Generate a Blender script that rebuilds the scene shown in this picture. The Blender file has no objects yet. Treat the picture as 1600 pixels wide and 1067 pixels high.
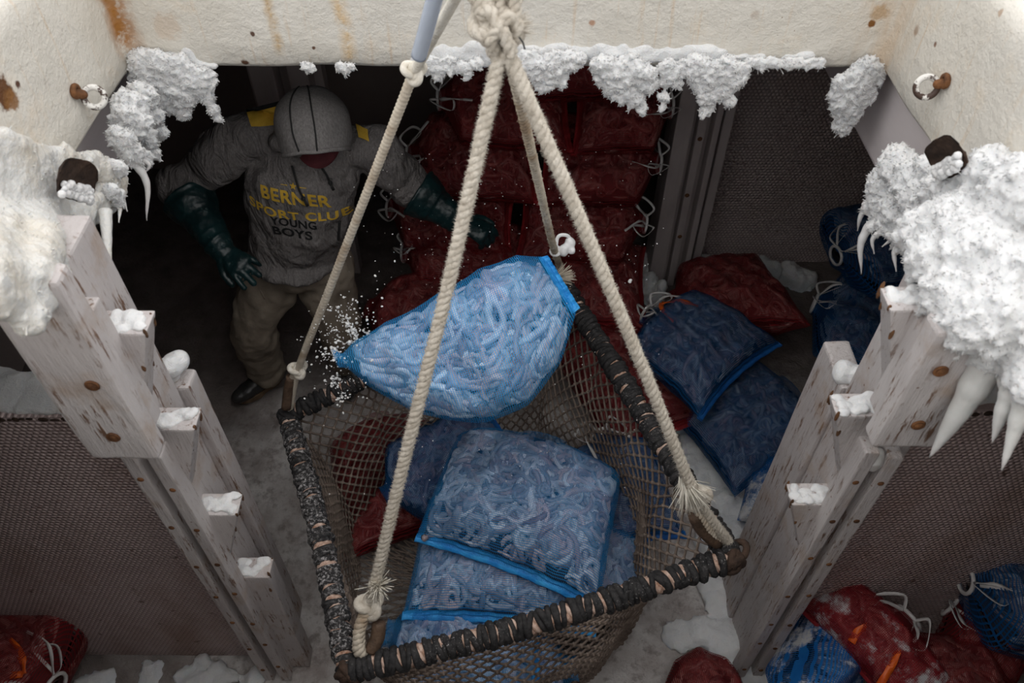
import bpy, bmesh, math, random
import numpy as np
from mathutils import Vector, Matrix, noise as mn
from mathutils.bvhtree import BVHTree

scene = bpy.context.scene
COL = scene.collection
PI = math.pi

# ------------------------------------------------------------------ camera, sky, exposure
CAM_H = 3.1
PITCH = math.radians(48.0)
FPX = 28.0 / 36.0 * 1600.0
cam = bpy.data.cameras.new('camera')
cam.lens = 28.0
cam.sensor_width = 36.0
cam.clip_start = 0.02
cam.dof.use_dof = True
cam.dof.focus_distance = 2.75
cam.dof.aperture_fstop = 4.0
cam_o = bpy.data.objects.new('camera', cam)
COL.objects.link(cam_o)
cam_o.location = (0, 0, CAM_H)
cam_o.rotation_euler = (PI / 2 - PITCH, 0, 0)
scene.camera = cam_o

world = bpy.data.worlds.new('overcast_sky')
scene.world = world
world.use_nodes = True
wnt = world.node_tree
wnt.nodes.clear()
w_out = wnt.nodes.new('ShaderNodeOutputWorld')
w_bg = wnt.nodes.new('ShaderNodeBackground')
w_tc = wnt.nodes.new('ShaderNodeTexCoord')
w_sep = wnt.nodes.new('ShaderNodeSeparateXYZ')
w_rmp = wnt.nodes.new('ShaderNodeValToRGB')
w_rmp.color_ramp.elements[0].position = 0.0
w_rmp.color_ramp.elements[0].color = (0.42, 0.43, 0.44, 1)
w_rmp.color_ramp.elements[1].position = 1.0
w_rmp.color_ramp.elements[1].color = (0.97, 0.955, 0.94, 1)
wnt.links.new(w_tc.outputs['Generated'], w_sep.inputs[0])
wnt.links.new(w_sep.outputs['Z'], w_rmp.inputs[0])
wnt.links.new(w_rmp.outputs[0], w_bg.inputs[0])
w_bg.inputs[1].default_value = 2.0
wnt.links.new(w_bg.outputs[0], w_out.inputs[0])

scene.view_settings.view_transform = 'Standard'
scene.view_settings.look = 'None'
scene.view_settings.gamma = 1.0
scene.view_settings.use_curve_mapping = False
scene.view_settings.exposure = 0.12

# ------------------------------------------------------------------ pixel -> place helpers
CP, SP = math.cos(PITCH), math.sin(PITCH)
def ray(u, v):
    r = (u - 800.0) / FPX
    p = (533.5 - v) / FPX
    return Vector((r, CP + p * SP, -SP + p * CP))
CAM = Vector((0, 0, CAM_H))
def at_t(u, v, t): return CAM + ray(u, v) * t
def at_y(u, v, y): d = ray(u, v); return CAM + d * (y / d.y)
def at_z(u, v, z): d = ray(u, v); return CAM + d * ((z - CAM_H) / d.z)
def at_x(u, v, x): d = ray(u, v); return CAM + d * (x / d.x)

# ------------------------------------------------------------------ naming helpers
def tag(o, label=None, cat=None, group=None, kind=None):
    if label: o['label'] = label
    if cat: o['category'] = cat
    if group: o['group'] = group
    if kind: o['kind'] = kind
    return o
def empty(name, loc, label, cat, group=None):
    o = bpy.data.objects.new(name, None)
    o.empty_display_size = 0.1
    COL.objects.link(o)
    o.location = loc
    return tag(o, label, cat, group)
def root_of(o):
    while o.parent: o = o.parent
    return o

# ------------------------------------------------------------------ mesh builder
def frames(pts):
    pts = np.asarray(pts, float)
    T = np.gradient(pts, axis=0)
    T /= np.maximum(np.linalg.norm(T, axis=1, keepdims=True), 1e-9)
    n = np.array([0, 0, 1.0]) if abs(T[0][2]) < 0.9 else np.array([1.0, 0, 0])
    Ns = []
    for t in T:
        n = n - t * np.dot(n, t)
        n = n / max(np.linalg.norm(n), 1e-9)
        Ns.append(n)
    Ns = np.array(Ns)
    Bs = np.cross(T, Ns)
    return pts, T, Ns, Bs

class MB:
    def __init__(s): s.v = []; s.f = []; s.m = []
    def add(s, verts, faces, mi=0):
        b = len(s.v)
        s.v.extend([tuple(x) for x in verts])
        s.f.extend([tuple(i + b for i in f) for f in faces])
        s.m.extend([mi] * len(faces))
        return s
    def tube(s, pts, r, n=8, caps=True, mi=0, flat=1.0):
        pts, T, N, B = frames(pts)
        k = len(pts)
        r = np.full(k, r) if np.isscalar(r) else np.asarray(r, float)
        a = np.arange(n) * 2 * PI / n
        V = (pts[:, None, :] + r[:, None, None] * (np.cos(a)[None, :, None] * N[:, None, :] + flat * np.sin(a)[None, :, None] * B[:, None, :])).reshape(-1, 3)
        F = []
        for i in range(k - 1):
            for j in range(n):
                j2 = (j + 1) % n
                F.append((i * n + j, i * n + j2, (i + 1) * n + j2, (i + 1) * n + j))
        if caps:
            F.append(tuple(range(n - 1, -1, -1)))
            F.append(tuple((k - 1) * n + j for j in range(n)))
        return s.add(V, F, mi)
    def sphere(s, c, r, nu=12, nv=8, mi=0, rot=None):
        r = (r, r, r) if np.isscalar(r) else r
        V = [(0, 0, 1)]
        for i in range(1, nv):
            th = PI * i / nv
            for j in range(nu):
                ph = 2 * PI * j / nu
                V.append((math.sin(th) * math.cos(ph), math.sin(th) * math.sin(ph), math.cos(th)))
        V.append((0, 0, -1))
        F = []
        for j in range(nu): F.append((0, 1 + j, 1 + (j + 1) % nu))
        for i in range(nv - 2):
            for j in range(nu):
                a, b = 1 + i * nu + j, 1 + i * nu + (j + 1) % nu
                F.append((a, a + nu, b + nu, b))
        l = len(V) - 1
        for j in range(nu): F.append((l, l - nu + (j + 1) % nu, l - nu + j))
        out = []
        for p in V:
            q = Vector((p[0] * r[0], p[1] * r[1], p[2] * r[2]))
            if rot is not None: q = rot @ q
            out.append(q + Vector(c))
        return s.add(out, F, mi)
    def capsule(s, a, b, ra, rb, n=14, steps=8, flat=1.0):
        a, b = Vector(a), Vector(b)
        d = b - a
        L = d.length
        ts = []
        for i in range(5):
            th = PI / 2 * (i / 4)
            ts.append((-ra * math.cos(th), max(ra * math.sin(th), 1e-4)))
        for i in range(1, steps): ts.append((L * i / steps, ra + (rb - ra) * i / steps))
        for i in range(5):
            th = PI / 2 * (i / 4)
            ts.append((L + rb * math.sin(th), max(rb * math.cos(th), 1e-4)))
        dn = d / L
        return s.tube([a + dn * t for t, _ in ts], [r for _, r in ts], n, flat=flat)
    def torus(s, c, axis, R, r, nu=20, nv=8, mi=0, wob=0.0, rnd=None):
        axis = Vector(axis).normalized()
        q = axis.to_track_quat('Z', 'Y').to_matrix()
        V = []
        ph = [rnd.uniform(0, 6.3) for _ in range(2)] if rnd else [0, 0]
        for i in range(nu):
            a = 2 * PI * i / nu
            RR = R * (1 + wob * math.sin(2 * a + ph[0]) + wob * .6 * math.sin(3 * a + ph[1]))
            for j in range(nv):
                b = 2 * PI * j / nv
                V.append(Vector(c) + q @ Vector(((RR + r * math.cos(b)) * math.cos(a), (RR + r * math.cos(b)) * math.sin(a), r * math.sin(b))))
        F = []
        for i in range(nu):
            for j in range(nv):
                i2, j2 = (i + 1) % nu, (j + 1) % nv
                F.append((i * nv + j, i2 * nv + j, i2 * nv + j2, i * nv + j2))
        return s.add(V, F, mi)
    def box(s, x0, x1, y0, y1, z0, z1, bevel=0.0, cuts=0, wob=0.0, taper=None, seed=0, mi=0):
        bm = bmesh.new()
        bmesh.ops.create_cube(bm, size=1.0)
        for v in bm.verts:
            v.co = Vector((x0 + (v.co.x + .5) * (x1 - x0), y0 + (v.co.y + .5) * (y1 - y0), z0 + (v.co.z + .5) * (z1 - z0)))
            if taper: v.co = taper(v.co)
        if bevel: bmesh.ops.bevel(bm, geom=list(bm.edges), offset=bevel, segments=2, affect='EDGES', profile=0.6)
        if cuts:
            es = [e for e in bm.edges if e.calc_length() > 0.05]
            bmesh.ops.subdivide_edges(bm, edges=es, cuts=cuts, use_grid_fill=True)
        if wob:
            for v in bm.verts:
                p = v.co * 14 + Vector((seed * 3.7, seed, 0))
                v.co += mn.noise_vector(p) * wob + mn.noise_vector(p * 3.1) * wob * .5
        bm.verts.index_update()
        V = [v.co.copy() for v in bm.verts]
        F = [[v.index for v in f.verts] for f in bm.faces]
        bm.free()
        return s.add(V, F, mi)
    def xform(s, M):
        s.v = [tuple(M @ Vector(p)) for p in s.v]
        return s
    def mesh(s, name, off=(0, 0, 0), smooth=True):
        me = bpy.data.meshes.new(name)
        off = np.asarray(off, float)
        V = np.asarray(s.v, float).reshape(-1, 3) - off
        me.from_pydata(V.tolist(), [], s.f)
        if smooth: me.polygons.foreach_set('use_smooth', [True] * len(me.polygons))
        if any(s.m): me.polygons.foreach_set('material_index', s.m)
        me.update()
        return me
    def build(s, name, mat, parent=None, smooth=True, origin=None, local=False):
        if parent is not None and not local: off = tuple(root_of(parent).location)
        else: off = tuple(origin) if origin is not None else (0, 0, 0)
        me = s.mesh(name, off, smooth)
        return link(name, me, mat, parent, origin)

def link(name, me, mat, parent=None, origin=None):
    for m in (mat if isinstance(mat, (list, tuple)) else [mat]):
        if m is not None: me.materials.append(m)
    o = bpy.data.objects.new(name, me)
    COL.objects.link(o)
    if parent is not None: o.parent = parent
    elif origin is not None: o.location = origin
    return o

def flat_edges(o, deg=35):
    me = o.data
    bm = bmesh.new(); bm.from_mesh(me)
    for e in bm.edges:
        if len(e.link_faces) == 2 and e.calc_face_angle(0) > math.radians(deg): e.smooth = False
    bm.to_mesh(me); bm.free()
    return o

def vox(mb, size, smooth=4, sub=0, fac=0.5):
    """one continuous surface grown around everything in the builder; gives an MB back"""
    me = mb.mesh('grow')
    o = bpy.data.objects.new('grow', me)
    COL.objects.link(o)
    m = o.modifiers.new('r', 'REMESH'); m.mode = 'VOXEL'; m.voxel_size = size
    if smooth:
        m = o.modifiers.new('s', 'SMOOTH'); m.iterations = smooth; m.factor = fac
    dg = bpy.context.evaluated_depsgraph_get()
    ev = o.evaluated_get(dg)
    m2 = bpy.data.meshes.new_from_object(ev)
    out = MB()
    out.v = [tuple(v.co) for v in m2.vertices]
    out.f = [tuple(p.vertices) for p in m2.polygons]
    out.m = [0] * len(out.f)
    bpy.data.objects.remove(o); bpy.data.meshes.remove(me); bpy.data.meshes.remove(m2)
    return out

def rough(mb, amps, keep=None):
    """push the surface in and out along its normals with noise: amps = [(frequency, amount), ...]"""
    me = mb.mesh('tmp')
    nrm = [v.normal.copy() for v in me.vertices]
    bpy.data.meshes.remove(me)
    out = []
    for p, n in zip(mb.v, nrm):
        p = Vector(p)
        d = 0.0
        for k, (f, a) in enumerate(amps):
            d += a * mn.noise(p * f + Vector((k * 7.3, 1.7 * k, 0)))
        out.append(tuple(p + n * d))
    mb.v = out
    return mb

def smooth_path(pts, n):
    """Catmull-Rom through the given points"""
    P = [Vector(p) for p in pts]
    P = [P[0] * 2 - P[1]] + P + [P[-1] * 2 - P[-2]]
    m = len(P) - 3
    out = []
    for i in range(n):
        t = i / (n - 1) * m
        k = min(int(t), m - 1)
        t -= k
        a, b, c, d = P[k:k + 4]
        out.append(0.5 * ((2 * b) + (c - a) * t + (2 * a - 5 * b + 4 * c - d) * t * t + (3 * b - a - 3 * c + d) * t * t * t))
    return out

# ------------------------------------------------------------------ materials
class NT:
    def __init__(s, name):
        s.mat = bpy.data.materials.new(name)
        s.mat.use_nodes = True
        s.nt = s.mat.node_tree
        s.nt.nodes.clear()
        s.out = s.nt.nodes.new('ShaderNodeOutputMaterial')
        s.bsdf = s.nt.nodes.new('ShaderNodeBsdfPrincipled')
        s.nt.links.new(s.bsdf.outputs[0], s.out.inputs[0])
        s.tc = s.nt.nodes.new('ShaderNodeTexCoord')
    def n(s, t): return s.nt.nodes.new(t)
    def set(s, inp, val):
        if isinstance(val, bpy.types.NodeSocket): s.nt.links.new(val, inp)
        elif val is not None:
            if hasattr(inp.default_value, '__len__') and not isinstance(val, (int, float)):
                val = tuple(val) + ((1,) if len(val) == 3 and len(inp.default_value) == 4 else ())
            inp.default_value = val
    def coord(s, scale=(1, 1, 1), kind='Object', rot=(0, 0, 0), loc=(0, 0, 0)):
        m = s.n('ShaderNodeMapping')
        s.nt.links.new(s.tc.outputs[kind], m.inputs[0])
        m.inputs['Scale'].default_value = scale if not np.isscalar(scale) else (scale,) * 3
        m.inputs['Rotation'].default_value = rot
        m.inputs['Location'].default_value = loc
        return m.outputs[0]
    def noise(s, scale, detail=4, rough=.55, vec=None, dist=0.0):
        x = s.n('ShaderNodeTexNoise')
        s.nt.links.new(vec if vec is not None else s.tc.outputs['Object'], x.inputs['Vector'])
        x.inputs['Scale'].default_value = scale
        x.inputs['Detail'].default_value = detail
        x.inputs['Roughness'].default_value = rough
        x.inputs['Distortion'].default_value = dist
        return x.outputs['Fac']
    def vor(s, scale, vec=None, feature='F1'):
        x = s.n('ShaderNodeTexVoronoi'); x.feature = feature
        s.nt.links.new(vec if vec is not None else s.tc.outputs['Object'], x.inputs['Vector'])
        x.inputs['Scale'].default_value = scale
        return x.outputs['Distance']
    def ramp(s, fac, lo, hi, c0=(0, 0, 0), c1=(1, 1, 1)):
        r = s.n('ShaderNodeValToRGB')
        s.nt.links.new(fac, r.inputs[0])
        e = r.color_ramp.elements
        e[0].position, e[1].position = lo, hi
        e[0].color, e[1].color = tuple(c0) + (1,), tuple(c1) + (1,)
        return r.outputs[0]
    def mix(s, fac, a, b, mode='MIX'):
        x = s.n('ShaderNodeMix'); x.data_type = 'RGBA'; x.blend_type = mode
        s.set(x.inputs[0], fac); s.set(x.inputs[6], a); s.set(x.inputs[7], b)
        return x.outputs[2]
    def math(s, op, a, b=None, c=None):
        x = s.n('ShaderNodeMath'); x.operation = op
        s.set(x.inputs[0], a)
        if b is not None: s.set(x.inputs[1], b)
        if c is not None: s.set(x.inputs[2], c)
        return x.outputs[0]
    def xyz(s, vec):
        x = s.n('ShaderNodeSeparateXYZ'); s.nt.links.new(vec, x.inputs[0])
        return x.outputs
    def bump(s, h, strength=.5, dist=.01, prev=None):
        b = s.n('ShaderNodeBump')
        s.nt.links.new(h, b.inputs['Height'])
        b.inputs['Strength'].default_value = strength
        b.inputs['Distance'].default_value = dist
        if prev is not None: s.nt.links.new(prev, b.inputs['Normal'])
        s.nt.links.new(b.outputs[0], s.bsdf.inputs['Normal'])
        return b.outputs[0]
    def base(s, c=None, rough=.6, metal=0.0, spec=.4, **kw):
        s.set(s.bsdf.inputs['Base Color'], c)
        s.set(s.bsdf.inputs['Roughness'], rough)
        s.set(s.bsdf.inputs['Metallic'], metal)
        s.set(s.bsdf.inputs['Specular IOR Level'], spec)
        for k, v in kw.items(): s.set(s.bsdf.inputs[k], v)
        return s

M = {}
def simple(name, c0, c1, scale, rough=.6, bump=.3, bscale=None, spec=.35, metal=0.0, stretch=(1, 1, 1), detail=5, **kw):
    t = NT(name)
    co = t.coord(stretch)
    nz = t.noise(scale, detail, .6, co)
    t.base(t.ramp(nz, .3, .7, c0, c1), rough, metal, spec, **kw)
    if bump: t.bump(t.noise(bscale or scale * 2, 6, .6, co), bump, .01)
    M[name] = t.mat
    return t

# white hatch paint with rust specks, rust runs and grimy film
t = NT('hatch_paint')
base = t.ramp(t.noise(3.5, 6, .6), .3, .75, (.69, .65, .575), (.77, .74, .68))
base = t.mix(t.math('MULTIPLY', t.ramp(t.noise(9, 5, .7), .55, .75), .35), base, (.80, .62, .42))
run = t.ramp(t.noise(5, 6, .65, t.coord((7, 7, .45))), .58, .74)
base = t.mix(t.math('MULTIPLY', run, .5), base, (.62, .40, .20))
ob = t.xyz(t.tc.outputs['Object'])
def streak(t, base, axis, at, width, zlo, zhi, col, amt, wob=.03):
    o = t.xyz(t.tc.outputs['Object'])
    w = t.math('MULTIPLY', t.math('SUBTRACT', t.noise(6, 4, .6), .5), wob * 2)
    d = t.math('ABSOLUTE', t.math('ADD', t.math('SUBTRACT', o[axis], at), w))
    m = t.math('SUBTRACT', 1.0, t.math('DIVIDE', d, width))
    m = t.math('MAXIMUM', m, 0.0)
    zz = t.ramp(t.math('DIVIDE', t.math('SUBTRACT', o[2], zlo), zhi - zlo), 0.0, .35)
    br = t.ramp(t.noise(22, 5, .7), .36, .55)
    f = t.math('MULTIPLY', t.math('MULTIPLY', m, zz), t.math('MULTIPLY', br, amt))
    return t.mix(f, base, col)
# the far corners run with rust, and two thin runs on the far side
dco = t.math('ADD', t.math('ABSOLUTE', t.math('SUBTRACT', ob[0], -1.025)), t.math('ABSOLUTE', t.math('SUBTRACT', ob[1], 2.0)))
dco = t.math('ADD', dco, t.math('MULTIPLY', t.math('SUBTRACT', t.noise(10, 4, .6), .5), .05))
f = t.math('MULTIPLY', t.ramp(dco, .016, .062, (1, 1, 1), (0, 0, 0)), t.ramp(t.math('MULTIPLY', t.math('SUBTRACT', ob[2], 2.0), 4.0), .05, .3))
base = t.mix(t.math('MULTIPLY', f, t.ramp(t.noise(26, 4, .6), .34, .5)), base, (.36, .15, .03))
dco2 = t.math('ADD', t.math('ABSOLUTE', t.math('SUBTRACT', ob[0], 1.0)), t.math('ABSOLUTE', t.math('SUBTRACT', ob[1], 2.0)))
f2 = t.math('MULTIPLY', t.ramp(dco2, .02, .16, (1, 1, 1), (0, 0, 0)), t.ramp(t.noise(7, 5, .6, t.coord((3, 3, .6))), .35, .65))
base = t.mix(t.math('MULTIPLY', f2, .55), base, (.60, .40, .22))
def blotch(t, base, p, rad, col, amt=1.0):
    d = t.n('ShaderNodeVectorMath'); d.operation = 'DISTANCE'
    t.nt.links.new(t.tc.outputs['Object'], d.inputs[0]); d.inputs[1].default_value = p
    q = t.math('ADD', t.math('DIVIDE', d.outputs['Value'], rad), t.math('MULTIPLY', t.math('SUBTRACT', t.noise(32, 5, .65), .5), 1.6))
    return t.mix(t.math('MULTIPLY', t.ramp(q, .55, .85, (1, 1, 1), (0, 0, 0)), amt), base, col)
for u_, v_, x_, r_, c_, a_ in ((8, 145, -1.03, .045, (.13, .05, .015), 1), (20, 158, -1.03, .03, (.25, .11, .03), .9), (30, 132, -1.03, .012, (.10, .04, .02), 1), (1362, 37, None, .014, (.22, .09, .02), 1), (1375, 20, None, .03, (.5, .33, .18), .8), (383, 100, None, .016, (.12, .06, .035), 1), (395, 53, None, .010, (.12, .07, .05), 1), (925, 35, None, .012, (.45, .22, .12), .8), (490, 75, None, .008, (.15, .08, .05), 1), (1560, 20, 1.0, .012, (.4, .25, .15), .7), (1462, 70, 1.0, .010, (.2, .1, .06), .9), (260, 40, None, .05, (.62, .48, .36), .5)):
    base = blotch(t, base, at_y(u_, v_, 2.0) if x_ is None else at_x(u_, v_, x_), r_, c_, a_)
base = streak(t, base, 0, -.62, .02, 2.02, 2.12, (.55, .36, .16), .8)
base = streak(t, base, 0, -.44, .03, 2.0, 2.05, (.70, .48, .24), .8)
spk = t.ramp(t.vor(28), .02, .045, (1, 1, 1), (0, 0, 0))
spk = t.math('MULTIPLY', spk, t.ramp(t.noise(4, 3, .6), .44, .58))
base = t.mix(spk, base, (.16, .07, .03))
big = t.math('MULTIPLY', t.ramp(t.vor(5.5), .05, .085, (1, 1, 1), (0, 0, 0)), t.ramp(t.noise(2.7, 2, .5), .52, .6))
base = t.mix(t.math('MULTIPLY', big, .8), base, (.23, .10, .03))
t.base(base, .5, 0, .4)
b = t.bump(t.noise(11, 6, .65), .45, .025)
t.bump(t.noise(90, 5, .65), .45, .005, b)
M['hatch_paint'] = t.mat

# snow and ice
t = NT('snow')
t.base(t.ramp(t.noise(14, 4, .6), .25, .7, (.78, .79, .80), (.88, .885, .89)), .6, 0, .3)
t.set(t.bsdf.inputs['Subsurface Weight'], .25)
t.set(t.bsdf.inputs['Subsurface Radius'], (.02, .025, .03))
t.set(t.bsdf.inputs['Subsurface Scale'], .6)
b = t.bump(t.noise(60, 6, .7), .6, .012)
t.bump(t.noise(260, 3, .6), .5, .004, b)
M['snow'] = t.mat
t = NT('ice')
col = t.ramp(t.noise(5, 4, .6), .3, .75, (.66, .655, .63), (.78, .785, .78))
t.base(col, .28, 0, .5)
t.set(t.bsdf.inputs['Subsurface Weight'], .6)
t.set(t.bsdf.inputs['Subsurface Radius'], (.03, .035, .035))
t.set(t.bsdf.inputs['Subsurface Scale'], 1.0)
t.bump(t.noise(25, 4, .55), .35, .012)
M['ice'] = t.mat
t = NT('stained_ice')
col = t.ramp(t.noise(7, 5, .65), .45, .8, (.69, .685, .665), (.66, .59, .48))
t.base(col, .35, 0, .5)
t.set(t.bsdf.inputs['Subsurface Weight'], .5)
t.set(t.bsdf.inputs['Subsurface Radius'], (.03, .025, .02))
b = t.bump(t.noise(30, 4, .55), .4, .012)
t.bump(t.noise(120, 4, .6), .4, .006, b)
M['stained_ice'] = t.mat
t = NT('dirty_snow')
c = t.ramp(t.noise(5, 6, .65), .32, .64, (.44, .385, .36), (.84, .81, .79))
c = t.mix(t.math('MULTIPLY', t.ramp(t.noise(16, 6, .7), .50, .64), .65), c, (.25, .20, .18))
c = t.mix(t.ramp(t.vor(38), .02, .06, (1, 1, 1), (0, 0, 0)), c, (.30, .12, .09))
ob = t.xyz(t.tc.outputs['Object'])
# snow colour below the opening; the floor colour is mixed darker beyond it
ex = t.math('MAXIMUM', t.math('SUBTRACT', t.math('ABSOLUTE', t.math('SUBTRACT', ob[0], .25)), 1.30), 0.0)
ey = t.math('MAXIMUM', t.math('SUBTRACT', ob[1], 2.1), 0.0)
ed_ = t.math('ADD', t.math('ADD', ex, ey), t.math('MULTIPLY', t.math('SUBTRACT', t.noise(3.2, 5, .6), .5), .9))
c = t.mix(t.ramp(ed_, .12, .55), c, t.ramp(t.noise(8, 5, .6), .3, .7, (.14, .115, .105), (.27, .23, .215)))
t.base(c, .5, 0, .4)
b = t.bump(t.noise(9, 6, .6), .8, .04)
t.bump(t.noise(60, 6, .7), .7, .012, b)
M['dirty_snow'] = t.mat

# dimpled grey plastic sheet of the pens
def dimpled(name, px, pz, c0, c1, rust=.6):
    t = NT(name)
    o = t.xyz(t.tc.outputs['Object'])
    row = t.math('MULTIPLY', o[2], 1 / pz)
    sh = t.math('MULTIPLY', t.math('MODULO', t.math('FLOOR', t.math('ADD', row, 100.0)), 2.0), .5)
    a = t.math('FRACT', t.math('ADD', t.math('ADD', t.math('MULTIPLY', o[0], 1 / px), 100.0), sh))
    b = t.math('FRACT', t.math('ADD', row, 100.0))
    dx = t.math('SUBTRACT', a, .5); dz = t.math('SUBTRACT', b, .5)
    r2 = t.math('ADD', t.math('MULTIPLY', dx, dx), t.math('MULTIPLY', dz, dz))
    dome = t.math('SUBTRACT', 1.0, t.math('MULTIPLY', r2, 4.6))
    dome = t.math('MAXIMUM', dome, 0.0)
    c = t.ramp(t.noise(2.2, 5, .6), .3, .7, c0, c1)
    c = t.mix(t.math('MULTIPLY', t.ramp(t.noise(3.0, 6, .65, t.coord((1, 1, .5))), .49, .70), rust), c, (.30, .16, .085))
    c = t.mix(t.math('MULTIPLY', t.ramp(t.noise(24, 3, .5), .68, .74), .7), c, (.14, .06, .03))
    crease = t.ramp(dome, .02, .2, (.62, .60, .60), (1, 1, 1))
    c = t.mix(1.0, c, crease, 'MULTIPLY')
    t.base(c, .5, 0, .35)
    t.bump(dome, 1.0, .006)
    M[name] = t.mat
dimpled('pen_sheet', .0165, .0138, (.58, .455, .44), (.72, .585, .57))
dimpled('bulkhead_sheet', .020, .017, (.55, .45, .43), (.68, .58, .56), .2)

# weathered white painted wood
t = NT('white_wood')
co = t.coord((9, 9, 1.1))
c = t.ramp(t.noise(2, 5, .6), .3, .7, (.53, .48, .475), (.68, .64, .63))
grain = t.noise(9, 6, .7, co)
chip = t.math('MULTIPLY', t.ramp(grain, .55, .61), t.ramp(t.noise(6, 4, .65), .40, .55))
c = t.mix(chip, c, (.20, .115, .075))
c = t.mix(t.math('MULTIPLY', t.ramp(t.noise(7, 5, .65), .52, .7), .6), c, (.44, .31, .22))
c = t.mix(t.math('MULTIPLY', t.ramp(t.vor(17), .03, .07, (1, 1, 1), (0, 0, 0)), .9), c, (.19, .085, .04))
t.base(c, .55, 0, .35)
b = t.bump(grain, .6, .014)
t.bump(t.noise(90, 4, .6), .3, .004, b)
M['white_wood'] = t.mat
simple('bare_wood', (.13, .085, .06), (.30, .21, .15), 6, .75, .5, 20, stretch=(8, 8, 1))
simple('rust', (.05, .022, .012), (.26, .11, .04), 30, .8, .6, 60)
simple('dark_rust', (.022, .014, .011), (.085, .05, .034), 24, .85, .9, 50)
simple('brown_rust', (.05, .03, .02), (.22, .10, .04), 40, .7, .6, 80)
simple('deck_under', (.14, .115, .108), (.22, .185, .175), 3, .8, .3, 12)
simple('hold_wall', (.30, .25, .235), (.40, .34, .32), 2.5, .7, .3, 14)
simple('grey_paint', (.36, .31, .305), (.52, .46, .45), 5, .6, .3, 22, stretch=(1, 1, .5))
simple('girder_paint', (.58, .52, .53), (.76, .70, .70), 4, .5, .2, 22, stretch=(1, .25, 1))
t = NT('worn_ring_paint')
c = t.mix(t.ramp(t.noise(38, 4, .6), .5, .56), (.80, .78, .74), (.07, .04, .03))
t.base(c, .5, 0, .4); t.bump(t.noise(90, 4), .4, .004)
M['worn_ring_paint'] = t.mat
# ropes, twine, nets
simple('cream_rope', (.52, .46, .38), (.74, .685, .60), 45, .9, .5, 300, spec=.1)
simple('white_rope', (.62, .57, .48), (.82, .78, .70), 60, .85, .4, 300, spec=.15)
t = NT('grimy_rope')
o = t.xyz(t.tc.outputs['Object'])
c = t.ramp(t.noise(40, 4, .6), .3, .7, (.46, .40, .32), (.66, .59, .49))
c = t.mix(t.math('MULTIPLY', t.ramp(t.noise(7, 4, .6), .5, .66), .75), c, (.30, .20, .12))
t.base(c, .85, 0, .15); t.bump(t.noise(260, 3), .4, .003)
M['grimy_rope'] = t.mat
simple('pink_rope', (.28, .13, .07), (.68, .53, .45), 60, .85, .4, 200, spec=.15)
t = NT('tarred_rope')
c = t.ramp(t.noise(60, 5, .65), .35, .7, (.010, .010, .011), (.045, .042, .042))
fz = t.ramp(t.noise(150, 4, .7), .60, .70)
gz = t.xyz(t.n('ShaderNodeNewGeometry').outputs['Normal'])
fz = t.math('MULTIPLY', fz, t.ramp(t.noise(5, 3, .6), .42, .62))
c = t.mix(fz, c, (.42, .40, .40))
t.base(c, .75, 0, .3); t.bump(t.noise(220, 4), .7, .004)
M['tarred_rope'] = t.mat
t = NT('frosty_tarred_rope')
c = t.ramp(t.noise(60, 5, .65), .35, .7, (.010, .010, .011), (.045, .042, .042))
c = t.mix(t.math('MULTIPLY', t.ramp(t.noise(95, 6, .75), .50, .62), t.ramp(t.noise(7, 3, .6), .36, .56)), c, (.50, .48, .48))
t.base(c, .75, 0, .3); t.bump(t.noise(220, 4), .7, .004)
M['frosty_tarred_rope'] = t.mat
t = NT('net_twine')
c = t.ramp(t.noise(6, 4, .6), .35, .65, (.12, .09, .075), (.29, .23, .19))
t.base(c, .9, 0, .15); t.bump(t.noise(300, 3), .4, .003)
M['net_twine'] = t.mat
simple('leather_sleeve', (.05, .032, .022), (.16, .10, .065), 25, .6, .5, 90)

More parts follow.
